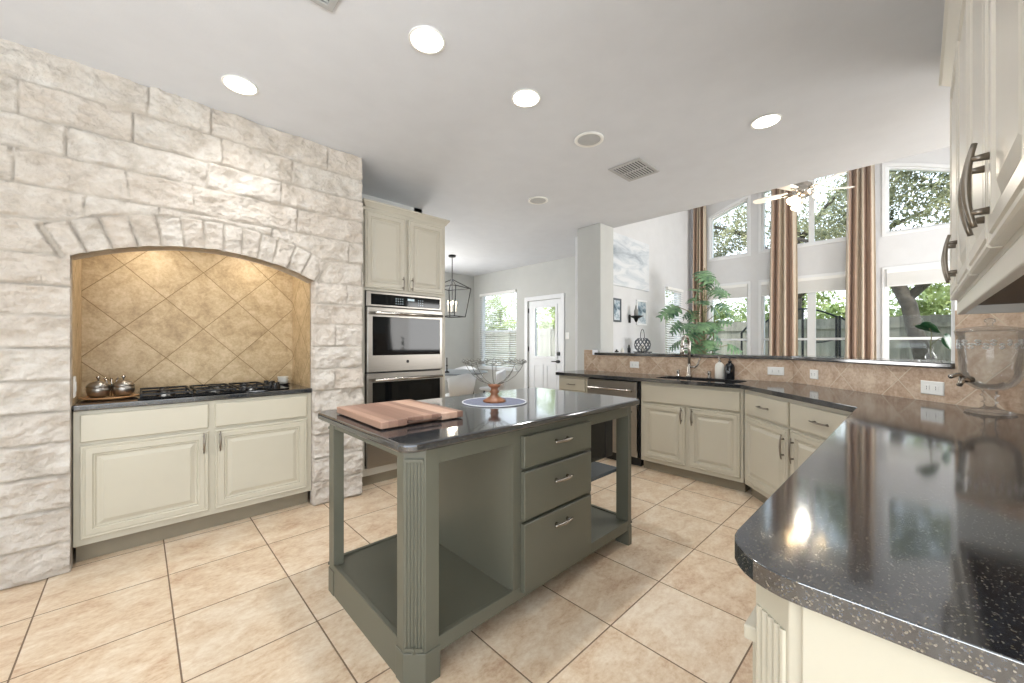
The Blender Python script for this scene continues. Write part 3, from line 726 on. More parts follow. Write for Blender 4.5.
# bottom deck with skirts
obj('bottom_shelf', bx(IX0 + .02, IX1 - .02, IY0 + .02, IY1 - .02, .118, .142), 'green', isl)
bm = BM(); quad_box(bm, IX0, IX0 + .02, IY0 + .10, IY1 - .08, 0, .15); quad_box(bm, IX1 - .02, IX1, IY0 + .08, IY1 - .08, 0, .15)
quad_box(bm, IX0 + .11, IX1 - .05, IY0 + .002, IY0 + .022, .092, .15); quad_box(bm, IX0 + .05, IX1 - .05, IY1 - .022, IY1 - .002, .092, .15)
obj('skirt', bm, 'green', isl, bevel=.002)
obj('toe_kick', bx(IX0 + .1, IX1 - .1, IY0 + .13, IY1 - .13, 0, .117), 'green', isl)
bm = BM(); quad_box(bm, 1.205, 1.225, IY0 + .0205, IY1 - .04, .142, .854); quad_box(bm, 1.775, 1.795, IY0 + .0205, IY1 - .04, .142, .854); quad_box(bm, 1.225, 1.775, IY1 - .06, IY1 - .04, .142, .854)
quad_box(bm, 1.205, 1.795, IY0 + .0045, IY0 + .02, .142, .854)
obj('drawer_box', bm, 'green', isl, bevel=.001)
for z0, z1 in ((.687, .830), (.452, .669), (.125, .434)):
    d = obj('drawer', panel(BM(), .515, z1 - z0, [(0, 0), (0, .020), (.003, .024)]), 'green', isl, loc=(1.250, IY0 + .002, z0))
    pull(d, .262, (z1 - z0) * (.62 if z1 - z0 < .3 else .80), -.023, .135, False, 'chrome', .0075)
obj('middle_shelf', bx(1.796, IX1 - .02, IY0 + .09, IY1 - .02, .435, .455), 'slate', isl)
it = BM()
def round_rect(x0, x1, y0, y1, r, n=8, rr=None):
    pts = []
    R = rr or (r, r, r, r)
    for (cx, cy, a0), q in zip(((x1, y1, 0), (x0, y1, 90), (x0, y0, 180), (x1, y0, 270)), R):
        cx += -q if cx == x1 else q; cy += -q if cy == y1 else q
        for k in range(n + 1): a = math.radians(a0 + 90 * k / n); pts.append((cx + q * math.cos(a), cy + q * math.sin(a)))
    return pts
prism(it, round_rect(.652, 2.30, 1.205, 2.14, .06), .867, .900)
tag(obj('island_countertop', it, 'granite', bevel=.010, seg=3), 'polished dark speckled granite slab on top of the green island', 'countertop')
mw = thing('microwave', 'black microwave mounted under the top inside the open end of the island', 'microwave', (1.800, 1.30, .565))
obj('body', bx(0, .285, .0, .40, 0, .288), 'black', mw, bevel=.006)
obj('door', bx(.004, .20, -.012, -.001, .006, .282), 'blkglass', mw, bevel=.003)
obj('control_panel', bx(.204, .282, -.012, -.001, .006, .282), 'black', mw, bevel=.002)
# cutting board
cb = thing('cutting_board', 'thick striped wooden cutting board on the island corner', 'cutting board', (.905, 1.735, .901), math.radians(-1.5))
bm = BM(); prism(bm, [(-.20, -.255), (-.085, -.255), (-.075, -.240), (.075, -.240), (.085, -.255), (.20, -.255), (.20, .26), (-.20, .26)], .004, .034)
obj('board', bm, 'board', cb, bevel=.004)
bm = BM(); tube(bm, [(-.082, -.250, .018), (-.06, -.262, .016), (0, -.266, .015), (.06, -.262, .016), (.082, -.250, .018)], .006, 8); obj('handle', bm, mat('dark_leather', '4a3020', .5), cb, smooth=True)
for x in (-.17, .17):
    for y in (-.22, .22): obj('rubber_foot', lathe(BM(), [(0, 0), (.012, 0), (.012, .004), (0, .004)], 12, (x, y, 0)), 'black', cb)
pm = thing('placemat', 'round grey woven placemat with white rim under the wire bowl', 'placemat', (1.526, 1.743, .901))
obj('weave', lathe(BM(), [(0, 0), (.186, 0), (.186, .003), (0, .003)], 48), 'mat', pm)
bm = BM(); tube(bm, [(.188 * math.cos(2 * PI * k / 64), .188 * math.sin(2 * PI * k / 64), .0035) for k in range(64)], .0032, 6, closed=True); obj('rim', bm, 'matrim', pm)
wb = thing('wire_bowl', 'wire fruit bowl with vine rim on a turned wooden pedestal', 'bowl', (1.526, 1.743, .9045))
obj('pedestal', lathe(BM(), [(0, 0), (.066, 0), (.068, .008), (.050, .018), (.026, .034), (.020, .048), (.030, .058), (.022, .068), (.021, .080), (.034, .090), (.040, .102), (0, .104)], 32), 'terracotta', wb, smooth=True)
bm = BM()
for k in range(8):
    a = 2 * PI * k / 8
    tube(bm, [(r * math.cos(a), r * math.sin(a), z) for r, z in ((.028, .103), (.08, .122), (.125, .155), (.155, .192), (.174, .230))], .0020, 6)
for r, z in ((.172, .228), (.178, .236)):
    tube(bm, [((r + .006 * math.sin(9 * a)) * math.cos(a), (r + .006 * math.sin(9 * a)) * math.sin(a), z + .006 * math.cos(7 * a)) for a in [2 * PI * k / 90 for k in range(90)]], .0020, 5, closed=True)
obj('wires', bm, 'wire', wb, smooth=True)
bm = BM(); rr_ = random.Random(3)
for k in range(22):
    a = 2 * PI * k / 22; cx, cy, cz = .18 * math.cos(a), .18 * math.sin(a), .235
    bm = BM(); tube(bm, [(cx + .013 * math.cos(t), cy + .013 * math.sin(t) * .6, cz + .012 * math.sin(t * 1.0) + t * .0015) for t in [PI * q / 5 for q in range(11)]], .0014, 5)
    obj('vine_curl', bm, 'wire', wb, smooth=True)

# ================================================================== L-SHAPED RUN
CZ = .91
def base_cabinet(label, loc, rz, w, build, depth=.48, toe=True, m='cream'):
    t = thing('base_cabinet', label, 'cabinet', loc, rz)
    obj('body', bx(0, w, 0, depth, .09, CZ - .036), m, t, bevel=.002)
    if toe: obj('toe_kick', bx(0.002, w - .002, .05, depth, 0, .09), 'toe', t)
    build(t); return t
def b_sink(t):
    b = t.children[0]; bm = BM(); quad_box(bm, 0, .915, 0, .48, .09, .66); quad_box(bm, 0, .915, 0, .035, .6605, CZ - .036); me = b.data; bm.to_mesh(me); bm.free()
    drawer_part(t, .021, .892, .680, .847, 'cream', handle=False, name='false_drawer_front')
    door_part(t, .021, .439, .128, .663, 'cream', .408, .585, L=.15); door_part(t, .474, .892, .128, .663, 'cream', .505, .585, L=.15)
SX = 3.632
base_cabinet('cream two-door cabinet under the kitchen sink', (SX, 1.925, 0), -PI / 2, .915, b_sink)
def b_small(t):
    drawer_part(t, .02, .385, .71, .847, 'cream', hl=.13); door_part(t, .02, .385, .128, .692, 'cream', .06, .60)
base_cabinet('narrow cream cabinet with top drawer left of the dishwasher', (SX, 2.977, 0), -PI / 2, .405, b_small)
# dishwasher
dw = thing('dishwasher', 'stainless steel dishwasher with towel bar handle between cream cabinets', 'dishwasher', (SX, 2.566, 0), -PI / 2)
obj('tub', bx(.004, .620, .02, .48, .10, CZ - .037), 'black', dw)
obj('front_panel', bx(.010, .606, -.022, .018, .150, .858), 'steel', dw, bevel=.004)
obj('kick_plate', bx(.010, .606, -.005, .018, .10, .150), 'steel', dw, bevel=.002)
obj('toe_kick', bx(.01, .61, .06, .45, 0, .098), 'black', dw)
bm = BM(); tube(bm, [(.05, -.062, .775), (.566, -.062, .775)], .011, 12)
for x in (.07, .546): tube(bm, [(x, -.022, .762), (x, -.060, .762)], .008, 8)
obj('handle', bm, 'chrome', dw, smooth=True)
# diagonal corner cabinets
D0 = Vector((3.632, 1.005)); D1 = Vector((2.787, .189)); DL = (D1 - D0).length; DA = math.atan2((D1 - D0).y, (D1 - D0).x)
dpt = lambda s: (D0.x + (D1 - D0).x * s / DL, D0.y + (D1 - D0).y * s / DL, 0)
W1 = .574
def b_d1(t):
    drawer_part(t, .03, W1 - .012, .680, .847, 'cream', hl=.15); door_part(t, .03, W1 - .012, .128, .663, 'cream', W1 - .05, .53, L=.17)
def b_d2(t):
    drawer_part(t, .012, .585, .680, .847, 'cream', hl=.16); door_part(t, .012, .585, .128, .663, 'cream', .05, .53, L=.17)
base_cabinet('cream corner cabinet with drawer over door, right of the sink cabinet', dpt(0.004), DA, W1 - .004, b_d1, depth=.30)
base_cabinet('cream diagonal cabinet cut off by the foreground counter', dpt(W1 + .002), DA, DL - W1 - .004, b_d2, depth=.30)
# peninsula
pn = thing('peninsula_cabinet', 'pale cabinet with reeded corner under the foreground counter end', 'cabinet', (0, 0, 0))
PX0, PYF = .702, .190
bm = BM(); prism(bm, [(PX0, -.39), (2.77, -.39), (2.77, PYF), (PX0 + .047, PYF), (PX0, PYF - .055)], .10, CZ - .036); obj('body', bm, 'cream', pn, bevel=.002)
obj('toe_kick', bx(PX0 + .02, 2.74, -.385, PYF - .065, 0, .10), 'toe', pn)
obj('end_panel', bx(PX0 - .006, PX0 - .0005, -.39, PYF - .072, .02, CZ - .038), 'cream', pn, bevel=.0015)
a = Vector((PX0 + .047, PYF)); b = Vector((PX0, PYF - .055)); n = Vector((-.76, .65)).normalized(); bm = BM()
for k in range(5):
    q = a.lerp(b, (k + .8) / 5.6) + n * .0003; tube(bm, [(q.x, q.y, .12), (q.x, q.y, .815)], .0052, 8)
obj('reeding', bm, 'cream', pn)
for x0, x1 in ((.80, 1.30), (1.32, 1.82), (1.84, 2.34)):
    d = obj('door', panel(BM(), x1 - x0, .63, DOORP), 'cream', pn, loc=(x1, PYF, .118)); d.rotation_euler = (0, 0, PI); pull(d, .04, .55, -.019)
obj('ledge', bx(PX0 + .06, 2.74, PYF, PYF + .022, .735, .76), 'cream', pn, bevel=.003)
# countertop with rounded tip and sink cut-out
R_ = .11; cpts = [(3.593, 3.0), (3.593, 1.015), (2.763, .229), (.676 + R_, .229)]
for k in range(1, 9): a_ = PI / 2 + PI / 2 * k / 8; cpts.append((.676 + R_ + R_ * math.cos(a_), (.229 - R_) + R_ * math.sin(a_)))
cpts += [(.676, -.386), (3.024, -.386), (3.050, -.361), (4.113, .762), (4.113, 3.0)]
hole = round_rect(3.69, 4.01, 1.07, 1.825, .07, 5)
bm = BM(); prism(bm, cpts, CZ - .034, CZ, holes=[hole])
tag(obj('counter_top', bm, 'granite', bevel=.012, seg=4), 'long polished black granite counter wrapping from sink to foreground', 'countertop')
bm = BM(); inn = round_rect(3.68, 4.02, 1.06, 1.835, .075, 5); inb = round_rect(3.71, 3.99, 1.09, 1.805, .05, 5)
top = [bm.verts.new((x, y, CZ - .036)) for x, y in inn]; bo = [bm.verts.new((x, y, CZ - .22)) for x, y in inb]
for i in range(len(top)): j = (i + 1) % len(top); bm.faces.new((top[i], top[j], bo[j], bo[i]))
bm.faces.new(bo)
sk = obj('kitchen_sink', bm, 'steel', smooth=True); tag(sk, 'stainless undermount sink set into the black granite counter', 'sink')
sm = sk.modifiers.new('solid', 'SOLIDIFY'); sm.thickness = .003
# faucet
fa = thing('kitchen_faucet', 'tall brushed nickel gooseneck faucet behind the sink', 'faucet', (4.063, 1.626, CZ + .001))
obj('base', lathe(BM(), [(0, 0), (.028, 0), (.028, .008), (.020, .02), (.018, .10), (.016, .13), (0, .131)], 24), 'chrome', fa, smooth=True)
pts = [(0, 0, .12), (0, 0, .30)] + [(-.085 + .085 * math.cos(t), 0, .325 + .085 * math.sin(t)) for t in [PI * k / 10 for k in range(11)]] + [(-.172, 0, .30)]
obj('neck', tube(BM(), pts, .0145, 14), 'chrome', fa, smooth=True)
obj('spray_head', tube(BM(), [(-.172, 0, .305), (-.174, 0, .27), (-.178, 0, .225)], [.014, .017, .021], 16), 'chrome', fa, smooth=True)
bm = BM(); tube(bm, [(0, -.015, .10), (0, -.062, .10)], .014, 12); tube(bm, [(0, -.060, .10), (.005, -.085, .13), (.01, -.105, .20)], [.010, .008, .006], 10); obj('lever', bm, 'chrome', fa, smooth=True)
for y, lb in ((1.738, 'short nickel air gap cap left of the faucet'), (1.432, 'short nickel soap dispenser cap right of the faucet')):
    t = thing('deck_fitting', lb, 'sink fitting', (4.063, y, CZ + .001))
    obj('cap', lathe(BM(), [(0, 0), (.022, 0), (.022, .005), (.016, .009), (.016, .060), (.013, .066), (0, .067)], 20), 'chrome', t, smooth=True)
    obj('slot', bx(-.0165, -.0150, -.005, .005, .03, .05), 'black', t)
for y, m, lb in ((1.335, 'ceramic', 'white round-shouldered soap bottle beside the black one'), (1.246, 'soapblack', 'black round-shouldered soap bottle beside the white one')):
    t = thing('soap_bottle', lb, 'soap bottle', (4.058, y, CZ + .001))
    obj('bottle', lathe(BM(), [(0, 0), (.038, 0), (.042, .006), (.042, .112), (.036, .138), (.018, .152), (.014, .158), (0, .158)], 28), m, t, smooth=True)
    p_ = obj('pump', lathe(BM(), [(0, .158), (.016, .158), (.016, .172), (.006, .174), (.005, .195), (.010, .197), (.010, .205), (0, .206)], 16), m if m == 'soapblack' else 'chrome', t, smooth=True)
    obj('nozzle', tube(BM(), [(0, 0, .201), (-.035, 0, .200), (-.040, 0, .193)], .004, 8), 'chrome', p_)
    if m == 'soapblack':
        bm = BM(); tube(bm, [(-.0425, .006, .085), (-.0425, .012, .075), (-.0425, .010, .062), (-.0425, 0, .058), (-.0425, -.008, .064), (-.0425, -.008, .072), (-.0425, 0, .074)], .0014, 5); obj('printed_mark', bm, 'white', t)
# bar top
bm = BM(); slab(bm, [(BL[2][0], BL[2][1]), BL[1], (4.127, 2.80)], -.03, .33, 1.110, 1.139)
tag(obj('bar_top', bm, 'granite', bevel=.006), 'long raised black granite bar ledge between kitchen and living room', 'countertop')

# ================================================================== UPPER CABINETS (right)
UXR = 2.40
up = thing('upper_cabinet', 'off-white raised-panel wall cabinets at the right edge', 'cabinet', (UXR, -.105, 1.41), PI)
UW = UXR - .70
obj('body', bx(0, UW, .0, .280, .0, .90), 'cream_up', up, bevel=.002)
bm = BM(); quad_box(bm, 0, UW, .0, .02, -.045, -.0005); quad_box(bm, 0, .02, .02, .28, -.045, -.0005); obj('light_rail', bm, 'cream_up', up, bevel=.003)
xs = [(.015, .43, .40), (.445, .86, .475), (.88, 1.275, 1.245), (1.29, 1.685, 1.32)]
for x0, x1, hx in xs: door_part(up, x0, x1, .012, .86, 'cream_up', hx, .12, L=.15)
obj('underside', bx(.022, UW, .022, .278, -.012, -.001), mat('shade_brown_underside', '6b5a4a', .6), up)  # dark brown panel; the shade under the cabinets is put into its colour
obj('crown_moulding', crown(BM(), 0, UW, 0, .28, .872, [(0, 0), (.010, 0), (.012, .018), (.040, .05), (.048, .056), (.048, .075), (0, .075)]), 'cream_up', up)

# ================================================================== GLASS DISPENSER
gd = thing('drink_dispenser', 'footed clear pressed glass drink dispenser with metal spigot', 'dispenser', (2.977, -.236, CZ + .001)); gd.scale = (.97, .97, .97)
obj('foot', lathe(BM(), [(0, 0), (.085, 0), (.088, .006), (.075, .014), (.035, .024), (.022, .034), (.020, .05), (.030, .056), (.020, .064), (.022, .082), (.034, .09), (.024, .098), (.03, .112), (0, .113)], 40), 'glassware', gd, smooth=True)
bm = BM(); prof = [(0, .114), (.045, .118), (.078, .142), (.098, .175), (.104, .20), (.106, .21), (.103, .216), (.106, .30), (.110, .36), (.108, .366), (.114, .378), (.118, .405), (.122, .41), (.116, .412), (.110, .402), (.106, .38), (.102, .30), (.099, .214), (.092, .18), (.07, .15), (.04, .126), (0, .121)]
n_ = 72; rings = []
for i, (r, z) in enumerate(prof):
    rg = []
    for k in range(n_):
        a = 2 * PI * k / n_; q = r
        if .12 < z < .2 and i < 11: q = r * (1 + .030 * abs(math.sin(12 * a)))
        if .23 < z < .37 and i < 11: q = r * (1 + .012 * math.sin(18 * a))
        rg.append(bm.verts.new((q * math.cos(a), q * math.sin(a), z)))
    rings.append(rg)
for A, B in zip(rings, rings[1:]):
    for k in range(n_): bm.faces.new((A[k], A[(k + 1) % n_], B[(k + 1) % n_], B[k]))
bowl_ = obj('bowl', bm, 'glassware', gd, smooth=True)
bm = BM(); rr_ = random.Random(2)
for k in range(26):
    a = 2 * PI * k / 26; z = .335 + .018 * (k % 2)
    for j in range(5):
        b = 2 * PI * j / 5; c = Vector((.1095 * math.cos(a + .035 * math.cos(b)), .1095 * math.sin(a + .035 * math.cos(b)), z + .012 * math.sin(b)))
        bmesh.ops.create_icosphere(bm, subdivisions=1, radius=.0042, matrix=Matrix.Translation(c))
obj('floral_relief', bm, mat('frosted_relief', 'e4e6e6', .3), bowl_, smooth=True)
ld = obj('lid', lathe(BM(), [(.118, .414), (.112, .422), (.07, .430), (.03, .436), (0, .438)], 40, caps=False), 'glassware', gd, smooth=True)
obj('lid_knob', lathe(BM(), [(0, .437), (.012, .438), (.010, .448), (.020, .458), (.018, .47), (0, .476)], 20), 'glassware', ld, smooth=True)
sa = math.radians(138); ux, uy = math.cos(sa), math.sin(sa)
P3 = lambda q, z: (ux * q, uy * q, z)
bm = BM(); tube(bm, [P3(.095, .168), P3(.125, .168), P3(.150, .170)], [.016, .015, .012], 16); tube(bm, [P3(.142, .178), P3(.146, .160), P3(.160, .138)], [.013, .012, .010], 12)
tube(bm, [P3(.140, .178), P3(.160, .195), P3(.205, .183)], [.008, .009, .011], 10)
obj('spigot', bm, 'chrome', gd, smooth=True)

# ================================================================== PLANT CUTTING ON BAR
vs_ = thing('leaf_vase', 'small clear vase with two dark green leaves on the bar ledge', 'vase', (3.523, -.049, 1.140))
obj('saucer', lathe(BM(), [(0, 0), (.05, 0), (.058, .006), (.05, .007), (0, .004)], 28), 'glassware', vs_, smooth=True)
obj('bottle', lathe(BM(), [(0, .008), (.022, .008), (.027, .02), (.024, .04), (.012, .055), (.010, .075), (.013, .08), (.011, .08), (.009, .06), (.02, .03), (0, .014)], 24), 'glassware', vs_, smooth=True)
bm = BM(); tube(bm, [(0, 0, .02), (.003, .002, .10), (.004, -.004, .17), (-.006, .010, .215)], .0025, 6); tube(bm, [(.003, .0, .10), (.02, -.03, .135), (.03, -.06, .15)], .0022, 6)
obj('stem', bm, 'stem', vs_)
RT = Vector((.722, -.692, 0)); FW = Vector((.692, .722, 0)); UPV = Vector((0, 0, 1))
def heart_leaf(base, tip_dir, normal, L, Wd):
    bm = BM(); d = tip_dir.normalized(); s = d.cross(normal).normalized(); nn = s.cross(d)
    prof = [(0, 0), (-.06, .2), (-.03, .38), (.12, .5), (.35, .47), (.6, .34), (.82, .16), (1, 0)]
    c = [bm.verts.new(base + d * L * max(0, t) + nn * (-.12 * L * t * t)) for t, w in prof]
    for sg in (1, -1):
        e = [bm.verts.new(base + d * L * t + s * sg * w * Wd + nn * (-.12 * L * t * t + .10 * w * Wd)) for t, w in prof[1:-1]]
        for i in range(1, len(prof) - 2): bm.faces.new((c[i], c[i + 1], e[i], e[i - 1]))
        bm.faces.new((c[0], c[1], e[0])); bm.faces.new((c[-2], c[-1], e[-1]))
    return bm
l1 = obj('leaf', heart_leaf(Vector((-.006, .010, .215)) - RT * .05 + UPV * .012, RT * 1 + UPV * -.35, UPV + FW * .5, .13, .075), 'leafdeep', vs_, smooth=True)
l2 = obj('leaf', heart_leaf(Vector((.03, -.06, .15)) - RT * .01, RT * .55 + UPV * -.75, UPV * .4 - FW, .10, .085), 'leafdeep', vs_, smooth=True)
for l in (l1, l2): s_ = l.modifiers.new('thick', 'SOLIDIFY'); s_.thickness = .0015

# ================================================================== CEILING FIXTURES
def can_light(parent):
    obj('trim_ring', lathe(BM(), [(.080, 0), (.092, 0), (.093, -.005), (.089, -.009), (.080, -.005)], 40, caps=False), 'plastic', parent, smooth=True)
    obj('lens', lathe(BM(), [(0, -.0075), (.065, -.0072), (.082, -.0045)], 40, caps=False), 'lampglow', parent)
cans = [(1.060, 1.729, 'round recessed ceiling light above the island near its left end'), (.441, 2.80, 'round recessed ceiling light nearest the stone arch'), (1.759, 1.708, 'round recessed ceiling light above the middle of the island'),
        (3.14, .735, 'round recessed ceiling light closest to the living room opening'), (-1.9, 2.2, None), (-1.6, -2.0, None), (.6, -1.6, None), (-2.3, 1.0, None)]  # entries without a label are unseen lights added to brighten the kitchen
c0 = thing('recessed_light', cans[0][2], 'ceiling light', (cans[0][0], cans[0][1], H - .001), group='recessed lights in the kitchen ceiling'); can_light(c0)
for i, (x, y, lb) in enumerate(cans):
    if i: dup(c0, (x, y, H - .001), label=lb or 'round recessed ceiling light out of view, added for fill')
    l = lamp('AREA', 'can_lamp', (x, y, H - .02), CAN_POWER * (.45 if i == 1 else 1), (.96, .98, 1), .14); l.data.spread = math.radians(125)
sp1 = thing('ceiling_speaker', 'round white speaker grille between island lights and the air vent', 'speaker', (2.454, 1.722, H - .001), group='round white ceiling grilles')
obj('ring', lathe(BM(), [(.085, 0), (.108, 0), (.108, -.010), (.096, -.014), (.085, -.008)], 36, caps=False), 'plastic', sp1, smooth=True)
obj('grille', lathe(BM(), [(0, -.006), (.086, -.006)], 36, caps=False), mat('grille_grey', 'bfc0c0', .7, bump=.4, bscale=400), sp1)
dup(sp1, (3.10, 2.832, H - .001), label='round white speaker grille farthest back toward the breakfast room')
vm = mat('grey_vent_paint', 'b4b4b2', .5)
def vent(label, c, rz, w, h):
    t = thing('air_vent', label, 'vent', c, rz)
    bm = BM(); prism(bm, rect(-w / 2, w / 2, -h / 2, h / 2), -.010, 0, holes=[rect(-w / 2 + .03, w / 2 - .03, -h / 2 + .03, h / 2 - .03)]); obj('frame', bm, vm, t, bevel=.003)
    obj('duct', bx(-w / 2 + .03, w / 2 - .03, -h / 2 + .03, h / 2 - .03, -.002, -.0005), 'black', t)
    bm = BM(); n = 9
    for k in range(n):
        y = -h / 2 + .035 + (h - .07) * (k + .5) / n
        for x0, x1, sg in ((-w / 2 + .032, -.006, 1), (.006, w / 2 - .032, -1)):
            f = [(y - .004, -.003), (y + .003, -.010), (y + .0045, -.0095), (y - .0025, -.0025)]
            prism(bm, [(a_ * 1, b_) for a_, b_ in f], x0, x1, f=lambda u, v, w_: (w_, u, v))
    quad_box(bm, -.006, .006, -h / 2 + .03, h / 2 - .03, -.010, -.003)
    obj('louvres', bm, vm, t); return t
vent('rectangular white air vent in the ceiling nearest the living room opening', (3.18, 1.752, H - .001), 0, .36, .30)
vent('white air vent cut off by the top edge of the picture', (.50, 1.757, H - .001), 0, .30, .25)

# ================================================================== BREAKFAST ROOM
ln = thing('lantern_pendant', 'black open-frame lantern pendant with candle bulbs in breakfast room', 'pendant light', (3.96, 5.64, 0), math.radians(20))
obj('canopy', lathe(BM(), [(0, H - .03), (.06, H - .03), (.065, H - .002), (0, H - .002)], 24), 'black', ln)
obj('rod', tube(BM(), [(0, 0, H - .03), (0, 0, 2.36)], .007, 8), 'black', ln)
bm = BM(); wt, wb_ = .235, .165; zt, zb, za = 2.22, 1.72, 2.37
T = [(sx * wt, sy * wt, zt) for sx, sy in ((1, 1), (-1, 1), (-1, -1), (1, -1))]; B = [(sx * wb_, sy * wb_, zb) for sx, sy in ((1, 1), (-1, 1), (-1, -1), (1, -1))]
for i in range(4): tube(bm, [T[i], T[(i + 1) % 4]], .009, 6); tube(bm, [B[i], B[(i + 1) % 4]], .009, 6); tube(bm, [T[i], B[i]], .009, 6); tube(bm, [T[i], (0, 0, za)], .008, 6)
obj('cage', bm, 'black', ln)
for k in range(4):
    a = PI / 4 + k * PI / 2; x, y = .07 * math.cos(a), .07 * math.sin(a)
    c = obj('candle_sleeve', tube(BM(), [(x, y, 1.80), (x, y, 1.93)], .011, 10), 'ceramic', ln)
    obj('candle_bulb', lathe(BM(), [(0, 0), (.010, .01), (.014, .03), (.006, .055), (0, .065)], 12, (x, y, 1.93)), 'candle', c, smooth=True)
bm = BM(); tube(bm, [(0, 0, 2.36), (0, 0, 1.80)], .006, 8)
for k in range(4): a = PI / 4 + k * PI / 2; tube(bm, [(0, 0, 1.80), (.04 * math.cos(a), .04 * math.sin(a), 1.785), (.07 * math.cos(a), .07 * math.sin(a), 1.80)], .005, 6)
obj('candle_arms', bm, 'black', ln)
lamp('POINT', 'lantern_lamp', (3.96, 5.64, 2.0), 7, (1, .88, .7), .08)
tb = thing('dining_table', 'round breakfast table with grey top and white apron', 'table', (3.96, 5.62, 0))
obj('tabletop', lathe(BM(), [(0, .74), (.60, .74), (.61, .75), (.61, .762), (0, .765)], 48), mat('grey_table_top', '7f868c', .3), tb)
obj('apron', lathe(BM(), [(0, .66), (.52, .66), (.52, .74), (0, .74)], 40), 'white', tb)
obj('pedestal', lathe(BM(), [(0, 0), (.30, 0), (.30, .03), (.10, .07), (.06, .2), (.06, .5), (.12, .66), (0, .66)], 28), 'white', tb, smooth=True)
ch = thing('dining_chair', 'white rounded-back chair with black legs on the near side of the breakfast table', 'chair', (3.60, 4.95, 0), math.radians(-8), 'chairs around the breakfast table')
bm = BM(); n = 20; ri = []
obj('seat', lathe(BM(), [(0, .43), (.19, .43), (.215, .445), (.21, .465), (0, .455)], 28), 'white', ch, smooth=True)
for k in range(n + 1):
    a = PI + PI * .12 + (PI * .76) * k / n; hgt = .80 - .10 * abs(k / n - .5) ** 1.5 * 2
    ri.append([bm.verts.new((r * math.cos(a), r * math.sin(a), z)) for r, z in ((.205, .46), (.235, .62), (.245, hgt), (.260, hgt), (.25, .62), (.218, .455))])
for A, B_ in zip(ri, ri[1:]):
    for j in range(6): bm.faces.new((A[j], B_[j], B_[(j + 1) % 6], A[(j + 1) % 6]))
bm.faces.new(ri[0]); bm.faces.new(ri[-1][::-1])
obj('backrest', bm, 'white', ch, smooth=True)
for sx in (-1, 1):
    for sy in (-1, 1): obj('leg', tube(BM(), [(sx * .12, sy * .12, .435), (sx * .20, sy * .20, 0)], [.013, .009], 8), 'black', ch)
obj('stretcher', tube(BM(), [(-.15, -.15, .27), (.15, .15, .27)], .006, 6), 'black', ch)
dup(ch, (4.55, 5.28, 0), math.radians(50), 'white rounded-back chair with black legs right of the breakfast table')
dup(ch, (4.6, 6.15, 0), math.radians(130), 'white rounded-back chair nearest the breakfast room corner')
cs_ = thing('candlestick', 'slim black candlestick standing on the breakfast table', 'candlestick', (3.72, 5.45, .766))
obj('holder', lathe(BM(), [(0, 0), (.045, 0), (.045, .012), (.012, .03), (.010, .10), (.018, .115), (.018, .125), (0, .126)], 20), 'black', cs_, smooth=True)
obj('candle', tube(BM(), [(0, 0, .125), (0, 0, .25)], .010, 10), 'black', cs_)
def blind(label, f, a0, a1, z0, z1, w, tilt=.006, pitch=.045):
    t = thing('window_blind', label, 'blind')
    bm = BM(); z = z0 + .03
    while z < z1 - .06:
        co = [(a0, z - tilt, w - .022), (a1, z - tilt, w - .022), (a1, z + tilt, w + .022), (a0, z + tilt, w + .022)]
        v0 = [bm.verts.new(f(a, b, c)) for a, b, c in co]; v1 = [bm.verts.new(f(a, b + .003, c)) for a, b, c in co]
        bm.faces.new(v0); bm.faces.new(v1[::-1])
        for i in range(4): bm.faces.new((v0[i], v0[(i + 1) % 4], v1[(i + 1) % 4], v1[i]))
        z += pitch
    obj('slats', bm, 'blind', t)
    bm = BM(); prism(bm, rect(a0, a1, z1 - .055, z1), w - .028, w + .028, f=f); obj('head_rail', bm, 'blind', t, bevel=.003)
    bm = BM(); prism(bm, rect(a0, a1, z0 + .002, z0 + .02), w - .022, w + .022, f=f); obj('bottom_rail', bm, 'blind', t)
    bm = BM()
    for q in (.15, .85): tube(bm, [f(a0 + (a1 - a0) * q, z0 + .02, w - .024), f(a0 + (a1 - a0) * q, z1 - .05, w - .024)], .0012, 4)
    obj('ladder_cord', bm, 'blind', t)
blind('white slatted blind in the breakfast room window beside the back door', PX, 5.665, 6.805, .725, 2.35, XB + .022 - .03, tilt=.005)
blind('white slatted blind in the narrow window beside the tall plant', PY, 7.365, 8.075, .755, 2.35, 3.372, tilt=.014)

def raised_blind(label, a0, a1):
    t = thing('window_blind', label, 'blind'); w = XW - .02
    bm = BM(); z = 2.17
    while z < 2.36: quad_box(bm, w - .022, w + .022, a0, a1, z, z + .006); z += .0085
    obj('slats', bm, 'blind', t)
    obj('head_rail', bx(w - .025, w + .025, a0, a1, 2.362, 2.415), 'blind', t, bevel=.003); obj('bottom_rail', bx(w - .023, w + .023, a0, a1, 2.15, 2.168), 'blind', t, bevel=.002)
raised_blind('white raised blind at the top of the lower window behind the tall plant', 2.32, 3.01)
raised_blind('white raised blind at the top of the wide middle lower window', .58, 2.08)
raised_blind('white raised blind at the top of the lower right-hand window', -.35, .36)
